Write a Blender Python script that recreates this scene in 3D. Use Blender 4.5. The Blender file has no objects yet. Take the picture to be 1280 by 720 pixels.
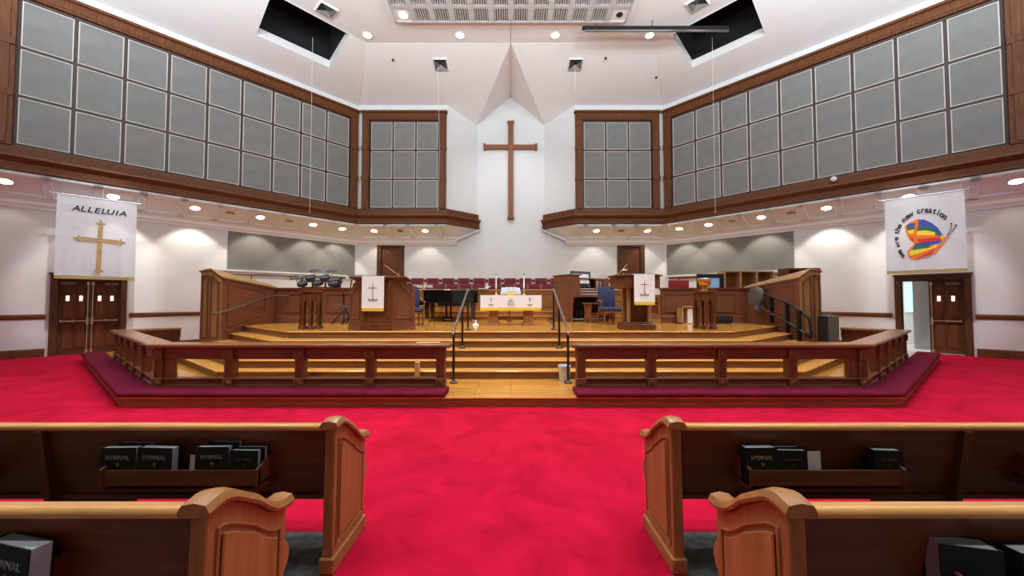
import bpy, bmesh, math, random
from mathutils import Vector, Matrix
random.seed(7)
PI = math.pi
SC = bpy.context.scene
COL = SC.collection
V = Vector

# ------------------------------------------------------------------ materials
def new_mat(name):
    m = bpy.data.materials.new(name); m.use_nodes = True
    nt = m.node_tree; b = nt.nodes['Principled BSDF']
    return m, nt, b
def srgb(r, g, b):
    f = lambda c: (c/255/12.92) if c/255 <= .04045 else ((c/255+.055)/1.055)**2.4
    return (f(r), f(g), f(b), 1)
def plain(name, col, rough=.5, metal=0, var=0.06, scale=6, bump=0, spec=.5, coat=0, emit=None, estr=0):
    m, nt, b = new_mat(name)
    b.inputs['Roughness'].default_value = rough
    b.inputs['Metallic'].default_value = metal
    b.inputs['Specular IOR Level'].default_value = spec
    b.inputs['Coat Weight'].default_value = coat
    tc = nt.nodes.new('ShaderNodeTexCoord')
    n = nt.nodes.new('ShaderNodeTexNoise'); n.inputs['Scale'].default_value = scale; n.inputs['Detail'].default_value = 4
    nt.links.new(tc.outputs['Object'], n.inputs['Vector'])
    r = nt.nodes.new('ShaderNodeValToRGB')
    c = V(col[:3])
    r.color_ramp.elements[0].position = .3; r.color_ramp.elements[1].position = .7
    r.color_ramp.elements[0].color = (*(c*(1-var)), 1); r.color_ramp.elements[1].color = (*(c*(1+var)), 1)
    nt.links.new(n.outputs['Fac'], r.inputs['Fac']); nt.links.new(r.outputs['Color'], b.inputs['Base Color'])
    if bump:
        bp = nt.nodes.new('ShaderNodeBump'); bp.inputs['Strength'].default_value = bump; bp.inputs['Distance'].default_value = .01
        nt.links.new(n.outputs['Fac'], bp.inputs['Height']); nt.links.new(bp.outputs['Normal'], b.inputs['Normal'])
    if emit:
        b.inputs['Emission Color'].default_value = emit; b.inputs['Emission Strength'].default_value = estr
    return m
def wood(name, dark, light, axis='x', rough=.35, scale=1.0, coat=.3, plank=None, spec=.4):
    m, nt, b = new_mat(name)
    b.inputs['Roughness'].default_value = rough; b.inputs['Coat Weight'].default_value = coat
    b.inputs['Coat Roughness'].default_value = .15; b.inputs['Specular IOR Level'].default_value = spec
    tc = nt.nodes.new('ShaderNodeTexCoord'); mp = nt.nodes.new('ShaderNodeMapping')
    s = {'x': (1.2, 14, 14), 'y': (14, 1.2, 14), 'z': (14, 14, 1.2)}[axis]
    mp.inputs['Scale'].default_value = [q*scale for q in s]
    nt.links.new(tc.outputs['Object'], mp.inputs['Vector'])
    n = nt.nodes.new('ShaderNodeTexNoise'); n.inputs['Scale'].default_value = 1.6; n.inputs['Detail'].default_value = 8
    n.inputs['Roughness'].default_value = .62; n.inputs['Distortion'].default_value = .6
    nt.links.new(mp.outputs['Vector'], n.inputs['Vector'])
    r = nt.nodes.new('ShaderNodeValToRGB')
    r.color_ramp.elements[0].position = .32; r.color_ramp.elements[1].position = .68
    r.color_ramp.elements[0].color = (*dark, 1); r.color_ramp.elements[1].color = (*light, 1)
    nt.links.new(n.outputs['Fac'], r.inputs['Fac'])
    out = r.outputs['Color']
    if plank:
        br = nt.nodes.new('ShaderNodeTexBrick'); br.inputs['Scale'].default_value = 1
        br.inputs['Brick Width'].default_value = 1.6; br.inputs['Row Height'].default_value = plank
        br.inputs['Mortar Size'].default_value = .004; br.offset = .37
        br.inputs['Color1'].default_value = (1, 1, 1, 1); br.inputs['Color2'].default_value = (.78, .74, .7, 1); br.inputs['Mortar'].default_value = (.5, .42, .35, 1)
        nt.links.new(tc.outputs['Object'], br.inputs['Vector'])
        mx = nt.nodes.new('ShaderNodeMixRGB'); mx.blend_type = 'MULTIPLY'; mx.inputs['Fac'].default_value = 1
        nt.links.new(out, mx.inputs['Color1']); nt.links.new(br.outputs['Color'], mx.inputs['Color2']); out = mx.outputs['Color']
    nt.links.new(out, b.inputs['Base Color'])
    bp = nt.nodes.new('ShaderNodeBump'); bp.inputs['Strength'].default_value = .12; bp.inputs['Distance'].default_value = .004
    nt.links.new(n.outputs['Fac'], bp.inputs['Height']); nt.links.new(bp.outputs['Normal'], b.inputs['Normal'])
    return m
def woods(name, dark, light, **k):
    return {a: wood(name+'_'+a, dark, light, a, **k) for a in 'xyz'}
def emitter(name, col, strength):
    m, nt, b = new_mat(name)
    b.inputs['Base Color'].default_value = col; b.inputs['Emission Color'].default_value = col; b.inputs['Emission Strength'].default_value = strength
    return m
def carpet_mat():
    m, nt, b = new_mat('red_carpet')
    b.inputs['Roughness'].default_value = .95; b.inputs['Specular IOR Level'].default_value = .03
    b.inputs['Sheen Weight'].default_value = .03; b.inputs['Sheen Tint'].default_value = (1, .4, .5, 1)
    tc = nt.nodes.new('ShaderNodeTexCoord')
    n = nt.nodes.new('ShaderNodeTexNoise'); n.inputs['Scale'].default_value = 1.6; n.inputs['Detail'].default_value = 6; n.inputs['Roughness'].default_value = .6; n.inputs['Distortion'].default_value = .8
    f = nt.nodes.new('ShaderNodeTexNoise'); f.inputs['Scale'].default_value = 90; f.inputs['Detail'].default_value = 3
    r = nt.nodes.new('ShaderNodeValToRGB'); r.color_ramp.elements[0].position = .32; r.color_ramp.elements[1].position = .68
    r.color_ramp.elements[0].color = (.34, .0032, .018, 1); r.color_ramp.elements[1].color = (.54, .0068, .036, 1)
    r2 = nt.nodes.new('ShaderNodeValToRGB'); r2.color_ramp.elements[0].position = .25; r2.color_ramp.elements[1].position = .7
    r2.color_ramp.elements[0].color = (.78, .78, .78, 1); r2.color_ramp.elements[1].color = (1, 1, 1, 1)
    mx = nt.nodes.new('ShaderNodeMixRGB'); mx.blend_type = 'MULTIPLY'; mx.inputs['Fac'].default_value = 1
    for t in (n, f): nt.links.new(tc.outputs['Object'], t.inputs['Vector'])
    nt.links.new(n.outputs['Fac'], r.inputs['Fac']); nt.links.new(f.outputs['Fac'], r2.inputs['Fac'])
    nt.links.new(r.outputs['Color'], mx.inputs['Color1']); nt.links.new(r2.outputs['Color'], mx.inputs['Color2'])
    nt.links.new(mx.outputs['Color'], b.inputs['Base Color'])
    bp = nt.nodes.new('ShaderNodeBump'); bp.inputs['Strength'].default_value = .35; bp.inputs['Distance'].default_value = .01
    nt.links.new(f.outputs['Fac'], bp.inputs['Height']); nt.links.new(bp.outputs['Normal'], b.inputs['Normal'])
    return m

M = {}
M['wall'] = plain('painted_wall', (.72, .72, .72), .85, var=.015, scale=2)
M['soffit'] = plain('painted_soffit', (.78, .86, .92), .7, var=.015, scale=2)
M['ceil'] = plain('painted_ceiling', (.80, .79, .80), .9, var=.015, scale=2)
M['whitetrim'] = plain('white_trim', (.76, .74, .73), .5, var=.01)
M['carpet'] = carpet_mat()
M['slate'] = plain('dark_floor', (.055, .057, .057), .65, var=.75, scale=14, bump=.2)
M['kneeler'] = plain('kneeler_fabric', (.13, .006, .022), .95, var=.25, scale=8, bump=.2, spec=.1)
M['pew'] = woods('pew_wood', (.085, .024, .008), (.165, .050, .017), rough=.42, coat=.1)  # pew backs: their shade is put into this darker tone
M['pewend'] = woods('pew_end_wood', (.24, .094, .026), (.39, .165, .054), rough=.4, coat=.08, spec=.3)  # same pew wood, lighter for the well-lit aisle ends
M['litcap'] = woods('pew_cap_wood_lit', (.48, .205, .048), (.72, .35, .092), rough=.28)  # pew caps: caught light painted in as a brighter tone
M['rail'] = woods('rail_wood', (.12, .038, .012), (.23, .080, .026), rough=.4, coat=.08)
M['railcap'] = woods('rail_cap_wood', (.17, .060, .020), (.29, .115, .038), rough=.28, coat=.15)
M['trimw'] = woods('trim_wood', (.078, .022, .006), (.165, .052, .014), rough=.5, coat=.03, spec=.25)
M['panelw'] = woods('panel_wood', (.125, .042, .020), (.21, .076, .037), rough=.42, coat=.05, spec=.3)
M['choirw'] = woods('choir_wood', (.23, .092, .024), (.36, .150, .042), rough=.38, coat=.15)
M['riser'] = woods('riser_wood', (.13, .052, .018), (.22, .090, .032), rough=.45, coat=.1)  # stair shade put into the colour, darker than the treads
M['doorw'] = woods('door_wood', (.055, .020, .007), (.115, .045, .017), rough=.5, coat=.04, spec=.25)
M['crossw'] = woods('cross_wood', (.19, .062, .027), (.27, .095, .042), rough=.5, coat=.05, spec=.25)
M['frontr'] = woods('front_riser_wood', (.23, .062, .020), (.34, .105, .036), rough=.45, coat=.1)
M['pier'] = woods('pier_wood', (.25, .125, .048), (.33, .172, .070), rough=.42, coat=.1)
M['floorw'] = wood('stage_oak', (.52, .22, .036), (.74, .35, .066), 'x', rough=.2, coat=.45, spec=.4, plank=.09)
M['tread'] = wood('tread_oak_lit', (.54, .24, .052), (.72, .36, .086), 'x', rough=.22, coat=.3, spec=.4)  # light on the treads put into the colour, paler than the risers
M['pale'] = woods('pale_wood', (.38, .20, .075), (.52, .29, .12), rough=.5)
M['ply'] = woods('plywood', (.26, .10, .022), (.46, .20, .05), rough=.5)
M['grey'] = plain('acoustic_fabric', (.20, .195, .185), .95, var=.10, scale=2.5)
M['greypan'] = plain('grey_wall_panel', (.185, .178, .158), .9, var=.04, scale=2)
M['beige'] = plain('pale_edge', (.60, .55, .50), .6)
M['muntin'] = plain('dark_muntin', (.045, .022, .018), .5)
M['black'] = plain('black_plastic', (.012, .012, .014), .4)
M['piano'] = plain('black_lacquer', (.004, .004, .005), .1, coat=.6)
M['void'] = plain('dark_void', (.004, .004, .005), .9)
M['iron'] = plain('black_iron', (.012, .010, .010), .4, metal=.3)
M['steel'] = plain('brushed_steel', (.45, .43, .42), .3, metal=.9)
M['bronze'] = plain('bronze_rail', (.16, .12, .10), .35, metal=.7)
M['brass'] = plain('brass', (.80, .46, .13), .2, metal=.75)
M['pbrass'] = plain('pale_brass', (.62, .47, .28), .3, metal=.7)
M['blue'] = plain('blue_upholstery', (.026, .031, .072), .9, var=.15, scale=30)
M['burg'] = plain('burgundy_fabric', (.14, .010, .025), .85, var=.1, scale=20)
M['redfab'] = plain('red_fabric', (.22, .006, .010), .85, var=.1, scale=20)
M['cloth'] = plain('white_cloth', (.84, .84, .88), .8, var=.02, scale=20)
M['fringe'] = plain('gold_fringe', (.75, .50, .03), .7, var=.15, scale=60)
M['hem'] = plain('tan_hem', (.38, .26, .10), .7)
M['goldapp'] = plain('gold_applique', (.42, .27, .11), .5, var=.3, scale=12)
M['greyth'] = plain('grey_embroidery', (.30, .28, .26), .8)
M['ink'] = plain('dark_lettering', (.010, .010, .03), .7)
M['white'] = plain('white_plastic', (.82, .82, .82), .45)
M['candle'] = plain('candle_wax', (.85, .82, .74), .5)
M['book'] = plain('book_cover', (.006, .006, .007), .55, var=.1, scale=40, bump=.05, spec=.3)
M['page'] = plain('book_pages', (.30, .315, .33), .8, var=.12, scale=90)
M['silverfoil'] = plain('silver_lettering', (.17, .165, .15), .5, metal=.2)
M['goldfoil'] = plain('gold_lettering', (.26, .21, .10), .5, metal=.2)
M['dimfoil'] = plain('dim_lettering', (.035, .035, .033), .5)
M['card'] = plain('paper_card', (.68, .60, .56), .8)
M['liftgrey'] = plain('grey_plastic', (.085, .078, .075), .6)
M['cab'] = plain('beige_metal', (.12, .105, .092), .5)
M['galv'] = plain('pale_bucket', (.66, .73, .84), .35, metal=0, var=.25, scale=14)
M['rubber'] = plain('grey_pad', (.06, .06, .065), .6)
M['vent'] = plain('vent_metal', (.30, .285, .28), .6)
M['slat'] = plain('louvre_slat', (.50, .485, .485), .6)
M['lamp'] = emitter('lamp_lens', (1, .93, .80, 1), 9)
M['ceillamp'] = emitter('ceiling_lamp_lens', (1, .92, .78, 1), 14)
M['slit'] = emitter('lit_corridor_pane', (1, .93, .78, 1), 1.3)
M['daypane'] = emitter('daylit_pane', (.48, .80, .92, 1), .9)
M['halllamp'] = emitter('corridor_lamp_panel', (1, 1, .93, 1), 16)
M['screen'] = emitter('monitor_glass', (.16, .28, .42, 1), .5)
for k_, c_ in dict(b_blue=(.035, .06, .30), b_green=(.02, .13, .075), b_yellow=(.85, .60, .02), b_orange=(.80, .16, .01), b_red=(.62, .02, .012), b_body=(.72, .16, .03)).items():
    M[k_] = plain(k_, c_, .7, var=.08)

# ------------------------------------------------------------------ mesh builder
WP = {}
class MB:
    def __init__(s): s.bm = bmesh.new()
    def quad(s, *p):
        vs = [s.bm.verts.new(V(q)) for q in p]; s.bm.faces.new(vs); return s
    def box(s, x0, x1, y0, y1, z0, z1, mat=None):
        c = [(x0,y0,z0),(x1,y0,z0),(x1,y1,z0),(x0,y1,z0),(x0,y0,z1),(x1,y0,z1),(x1,y1,z1),(x0,y1,z1)]
        if mat is not None: c = [mat @ V(q) for q in c]
        v = [s.bm.verts.new(V(q)) for q in c]
        for f in ((0,3,2,1),(4,5,6,7),(0,1,5,4),(1,2,6,5),(2,3,7,6),(3,0,4,7)): s.bm.faces.new([v[i] for i in f])
        return s
    def prism(s, pts, vec):
        vec = V(vec); a = [s.bm.verts.new(V(p)) for p in pts]; b = [s.bm.verts.new(V(p)+vec) for p in pts]
        n = len(a); s.bm.faces.new(a); s.bm.faces.new(b[::-1])
        for i in range(n): s.bm.faces.new([a[i], b[i], b[(i+1)%n], a[(i+1)%n]])
        return s
    def cyl(s, p0, p1, r0, r1=None, n=14):
        r1 = r0 if r1 is None else r1
        p0, p1 = V(p0), V(p1); d = (p1-p0).normalized(); q = d.to_track_quat('Z', 'Y')
        A = [s.bm.verts.new(p0 + q @ V((r0*math.cos(2*PI*i/n), r0*math.sin(2*PI*i/n), 0))) for i in range(n)]
        B = [s.bm.verts.new(p1 + q @ V((r1*math.cos(2*PI*i/n), r1*math.sin(2*PI*i/n), 0))) for i in range(n)]
        s.bm.faces.new(A[::-1]); s.bm.faces.new(B)
        for i in range(n): s.bm.faces.new([A[i], A[(i+1)%n], B[(i+1)%n], B[i]])
        return s
    def tube(s, pts, r, n=8, ry=None):
        pts = [V(p) for p in pts]; rings = []; ry = ry or r; q0 = None
        for i, p in enumerate(pts):
            d = (pts[min(i+1, len(pts)-1)] - pts[max(i-1, 0)]).normalized()
            q = d.to_track_quat('X', 'Z') if abs(d.z) < .95 else d.to_track_quat('X', 'Y')
            if q0 is not None:
                ax = q0 @ V((1,0,0)); q = ax.rotation_difference(d) @ q0
            q0 = q
            rings.append([s.bm.verts.new(p + q @ V((0, r*math.cos(2*PI*k/n), ry*math.sin(2*PI*k/n)))) for k in range(n)])
        for a, b in zip(rings, rings[1:]):
            for k in range(n): s.bm.faces.new([a[k], a[(k+1)%n], b[(k+1)%n], b[k]])
        s.bm.faces.new(rings[0][::-1]); s.bm.faces.new(rings[-1]); return s
    def lathe(s, prof, c, n=20):
        c = V(c); rings = []
        for r, z in prof:
            rings.append([s.bm.verts.new(c + V((max(r,1e-4)*math.cos(2*PI*k/n), max(r,1e-4)*math.sin(2*PI*k/n), z))) for k in range(n)])
        for a, b in zip(rings, rings[1:]):
            for k in range(n): s.bm.faces.new([a[k], a[(k+1)%n], b[(k+1)%n], b[k]])
        s.bm.faces.new(rings[0][::-1]); s.bm.faces.new(rings[-1]); return s
    def sweep(s, prof, path, closed=False):
        """prof: (u, z) closed outline; u to the RIGHT of the travel direction in plan; path: (x, y) list; mitred."""
        P = [V((p[0], p[1])) for p in path]; n = len(P); rings = []
        for i in range(n):
            d0 = (P[i]-P[i-1]).normalized() if (i > 0 or closed) else None
            d1 = (P[(i+1)%n]-P[i]).normalized() if (i < n-1 or closed) else None
            if d0 is None: d0 = d1
            if d1 is None: d1 = d0
            n0 = V((d0.y, -d0.x)); n1 = V((d1.y, -d1.x)); m = (n0+n1)
            m = m/ max(1e-6, m.dot(n0))
            rings.append([s.bm.verts.new(V((P[i].x+m.x*u, P[i].y+m.y*u, z))) for u, z in prof])
        k = len(prof)
        for a, b in (list(zip(rings, rings[1:])) + ([(rings[-1], rings[0])] if closed else [])):
            for j in range(k): s.bm.faces.new([a[j], a[(j+1)%k], b[(j+1)%k], b[j]])
        if not closed: s.bm.faces.new(rings[0][::-1]); s.bm.faces.new(rings[-1])
        return s
    def ball(s, c, r, sc=(1,1,1), seg=14):
        bmesh.ops.create_uvsphere(s.bm, u_segments=seg, v_segments=max(6, seg//2+1), radius=1,
            matrix=Matrix.Translation(V(c)) @ Matrix.Diagonal((r*sc[0], r*sc[1], r*sc[2], 1)))
        return s
    def ring(s, c, R, r, q=None, n=20, m=6):
        q = q or Matrix.Identity(3); c = V(c); rr = []
        for i in range(n):
            a = 2*PI*i/n
            rr.append([s.bm.verts.new(c + q @ V(((R+r*math.cos(2*PI*j/m))*math.cos(a), (R+r*math.cos(2*PI*j/m))*math.sin(a), r*math.sin(2*PI*j/m)))) for j in range(m)])
        for i in range(n):
            a, b = rr[i], rr[(i+1)%n]
            for j in range(m): s.bm.faces.new([a[j], b[j], b[(j+1)%m], a[(j+1)%m]])
        return s
    def text(s, txt, size, mat, shear=0, depth=.002, bold=0, align='CENTER'):
        cu = bpy.data.curves.new('txt', 'FONT'); cu.body = txt; cu.size = size; cu.align_x = align; cu.align_y = 'CENTER'
        cu.shear = shear; cu.extrude = depth; cu.offset = bold; cu.resolution_u = 3
        o = bpy.data.objects.new('txt', cu); COL.objects.link(o)
        dg = bpy.context.evaluated_depsgraph_get(); me = bpy.data.meshes.new_from_object(o.evaluated_get(dg))
        b2 = bmesh.new(); b2.from_mesh(me); b2.transform(mat)
        t = bpy.data.meshes.new('t'); b2.to_mesh(t); b2.free(); s.bm.from_mesh(t)
        bpy.data.meshes.remove(t); bpy.data.meshes.remove(me); bpy.data.objects.remove(o); bpy.data.curves.remove(cu)
        return s
    def xf(s, m): s.bm.transform(m); return s
    def build(s, name, mat, parent=None, bevel=0, seg=1, smooth=False, fix=True):
        bm = s.bm
        if fix: bmesh.ops.recalc_face_normals(bm, faces=bm.faces[:])
        if bevel:
            es = [e for e in bm.edges if len(e.link_faces) == 2 and e.calc_face_angle(0) > .6]
            if es: bmesh.ops.bevel(bm, geom=es, offset=bevel, segments=seg, profile=.5, affect='EDGES', clamp_overlap=True)
        lo = V([min(v.co[i] for v in bm.verts) for i in range(3)]); hi = V([max(v.co[i] for v in bm.verts) for i in range(3)])
        c = V(((lo.x+hi.x)/2, (lo.y+hi.y)/2, lo.z))
        for v in bm.verts: v.co -= c
        me = bpy.data.meshes.new(name); bm.to_mesh(me); bm.free(); me.materials.append(mat)
        if smooth:
            for p in me.polygons: p.use_smooth = True
            me.set_sharp_from_angle(angle=math.radians(42))
        o = bpy.data.objects.new(name, me); COL.objects.link(o)
        if parent is not None:
            o.parent = parent; o.location = c - WP[parent.name]
        else: o.location = c
        WP[o.name] = c
        return o

def thing(name, label, cat, loc=(0,0,0), group=None):
    o = bpy.data.objects.new(name, None); COL.objects.link(o); o.empty_display_size = .1
    o.location = loc; WP[o.name] = V(loc); o['label'] = label; o['category'] = cat
    if group: o['group'] = group
    return o
def tag(o, label, cat, group=None):
    o['label'] = label; o['category'] = cat
    if group: o['group'] = group
    return o
def struct(o): o['kind'] = 'structure'; return o
def dup(root, loc, rz=None, label=None, group=None):
    r = root.copy(); COL.objects.link(r); r.location = loc
    if rz is not None: r.rotation_euler = (0, 0, rz)
    if label: r['label'] = label
    if group: r['group'] = group
    WP[r.name] = V(loc)
    for ch in list(root.children):
        c = ch.copy(); COL.objects.link(c); c.parent = r
        for g in ch.children:
            d = g.copy(); COL.objects.link(d); d.parent = c
    return r
def frame_mat(o, r, u):
    """matrix whose X is r, Y is u, Z the outward normal, at origin o"""
    r, u = V(r).normalized(), V(u).normalized(); n = r.cross(u)
    m = Matrix.Identity(4)
    for i in range(3): m[i][0] = r[i]; m[i][1] = u[i]; m[i][2] = n[i]; m[i][3] = o[i]
    return m
# ================================================================== SETTING
DV = V((-.673, -.7396, 0)); NV = V((.7396, -.673, 0))        # along / out of the angled left walls
UP = V((-7.1, 16.95, 0)); LP = V((-7.6, 18.2, 0))            # corners of the upper and the lower left wall
def mir(p, sd): p = V(p); return V((p.x*sd, p.y, p.z))       # sd = 1 left as written, -1 the mirrored right side
def uw(s, o, z, sd=1): q = UP + DV*s + NV*o; return mir((q.x, q.y, z), sd)
def lw(s, o, z, sd=1): q = LP + DV*s + NV*o; return mir((q.x, q.y, z), sd)
SIDES = ((1, 'left'), (-1, 'right'))
YK, ZT, ZU, ZF = 13.9, 11.6, 10.75, 5.19
SLX = .27
# ---- floor: sloped carpet under the nave, level before the chancel
mb = MB(); g = 18
for i in range(-g, g):
    mb.quad((i, 5.85, 0), (i+1, 5.85, 0), (i+1, 19, 0), (i, 19, 0))
    mb.quad((i, -6, .3555), (i+1, -6, .3555), (i+1, 5.85, 0), (i, 5.85, 0))
bmesh.ops.remove_doubles(mb.bm, verts=mb.bm.verts[:], dist=1e-4)
struct(mb.build('floor', M['carpet']))
fz = lambda y: .03*(5.85-y)
for sd, nm in SIDES:                       # dark hard floor under the pews
    x0, x1 = (-18, -1.10) if sd == 1 else (1.01, 18)
    mb = MB().quad((x0, -6, fz(-6)+.006), (x1, -6, fz(-6)+.006), (x1, 2.60, fz(2.60)+.006), (x0, 2.60, fz(2.60)+.006))
    struct(mb.build('floor_'+nm, M['slate']))
# ---- lower walls
for sd, nm in SIDES:
    mb = MB()
    a0, a1, s1 = 7.90, 9.40, 13.5            # door opening along the wall
    z0, zt, zc = 0, 2.42, 5.4
    Q = lambda sa, sb, za, zb: mb.quad(lw(sa,0,za,sd), lw(sb,0,za,sd), lw(sb,0,zb,sd), lw(sa,0,zb,sd))
    Q(0, a0, 0, zc); Q(a0, a1, zt, zc); Q(a1, s1, 0, zc)
    e = lw(s1, 0, 0, sd); mb.quad((e.x,e.y,0), (e.x, -6, 0), (e.x, -6, 11.6), (e.x, e.y, 11.6))
    for s_ in (a0, a1): mb.quad(lw(s_,0,0,sd), lw(s_,-.2,0,sd), lw(s_,-.2,zt,sd), lw(s_,0,zt,sd))
    mb.quad(lw(a0,0,zt,sd), lw(a0,-.2,zt,sd), lw(a1,-.2,zt,sd), lw(a1,0,zt,sd))
    struct(mb.build('wall_'+nm, M['wall'], fix=False))
# ---- back wall with the gabled niche over the cross
B_ = 18.2; AX = 1.68; ZA = 10.78+SLX*(16.95-18.2); RZ = 11.95
mb = MB()
def bq(x0, x1, z0, z1): mb.quad((x0,B_,z0), (x1,B_,z0), (x1,B_,z1), (x0,B_,z1))
DX0, DX1, DZ0, DZ1 = 5.36, 6.50, 1.95, 4.40
bq(-DX0, DX0, 0, ZA-.0)
for q in (-1, 1):
    x0, x1 = sorted((q*DX0, q*DX1)); bq(x0, x1, DZ1, 6.2); bq(x0, x1, 0, DZ0)
    x0, x1 = sorted((q*DX1, q*7.6)); bq(x0, x1, 0, 6.2)
v = [mb.bm.verts.new(V(p)) for p in ((-AX,B_,ZA), (AX,B_,ZA), (0,B_,RZ))]; mb.bm.faces.new(v)
struct(mb.build('wall_back', M['wall'], fix=False))
# ---- upper walls: angled sides, front bays, splayed returns
for sd, nm in SIDES:
    mb = MB(); s1 = 13.5
    mb.quad(uw(0,0,ZF,sd), uw(s1,0,ZF,sd), uw(s1,0,ZU,sd), uw(0,0,ZU,sd))
    c = uw(0,0,0,sd); x = -2.97*sd
    mb.quad((c.x,16.95,ZF), (x,16.95,ZF), (x,16.95,10.78), (c.x,16.95,10.78))
    mb.quad((x,16.95,ZF), (-AX*sd,B_,ZF), (-AX*sd,B_,ZA), (x,16.95,10.78))
    struct(mb.build('wall_upper_'+nm, M['wall'], fix=False))
# ---- ceiling: flat field, sloping sides with an open hatch, front slope with the gable notch
T1 = 3.2
def sl(s, t, sd=1): return uw(s, t, ZU+(ZT-ZU)*t/T1, sd)
hs0, hs1, ht0, ht1 = 1.86, 4.36, 1.35, 3.15
for sd, nm in SIDES:
    mb = MB(); S1 = 13.5
    c = sl(0, 0, sd); k = V((-5.56*sd, YK, ZT))
    P = lambda s_, t_: sl(s_, t_, sd)
    # the hip edge runs corner -> crease; cells laid round the hatch
    sk = (V((-5.56, YK, 0))-UP).dot(DV)
    tri = lambda t_: sk*t_/T1
    for (sa, sb, ta, tb) in ((None, S1, 0, ht0), (None, hs0, ht0, ht1), (hs1, S1, ht0, ht1), (None, S1, ht1, T1)):
        A0 = P(tri(ta) if sa is None else sa, ta); B0 = P(tri(tb) if sa is None else sa, tb)
        mb.quad(A0, P(sb, ta), P(sb, tb), B0)
    struct(mb.build('ceiling_slope_'+nm, M['ceil'], fix=False))
    # hatch shaft: pale lip, dark inside
    mb = MB(); h = .30
    for (a, b) in (((hs0,ht0),(hs1,ht0)), ((hs1,ht0),(hs1,ht1)), ((hs1,ht1),(hs0,ht1)), ((hs0,ht1),(hs0,ht0))):
        p, q = P(*a), P(*b); mb.quad(p, q, q+V((0,0,h)), p+V((0,0,h)))
    struct(mb.build('ceiling_hatch_lip_'+nm, M['whitetrim'], fix=False))
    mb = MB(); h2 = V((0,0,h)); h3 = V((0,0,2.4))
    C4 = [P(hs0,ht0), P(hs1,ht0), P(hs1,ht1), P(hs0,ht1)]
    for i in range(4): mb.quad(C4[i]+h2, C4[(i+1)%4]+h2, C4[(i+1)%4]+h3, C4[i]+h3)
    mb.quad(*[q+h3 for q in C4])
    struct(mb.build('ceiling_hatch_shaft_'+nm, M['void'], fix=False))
mb = MB()
e = sl(13.5, T1)
pts = [(-5.56,YK), (5.56,YK), (-e.x,e.y), (-e.x,-6), (e.x,-6), (e.x,e.y)]
v = [mb.bm.verts.new(V((p[0],p[1],ZT))) for p in pts]; mb.bm.faces.new(v)
for q in (-1, 1): mb.quad((q*e.x,e.y,ZT), (q*e.x,-6,ZT), (q*18,-6,ZT), (q*18,e.y,ZT))
zs = lambda y: 10.78+SLX*(16.95-y)
A = V((0, YK, ZT))
for q in (-1, 1):
    mb.quad(A, (q*5.56,YK,ZT), (q*7.1,16.95,10.78), (q*2.97,16.95,10.78))
    f = mb.bm.faces.new([mb.bm.verts.new(V(p)) for p in (A, (q*2.97,16.95,10.78), (q*AX,B_,ZA))])
    mb.bm.faces.new([mb.bm.verts.new(V(p)) for p in (A, (q*AX,B_,ZA), (0,B_,RZ))])
struct(mb.build('ceiling', M['ceil'], fix=False))

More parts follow.
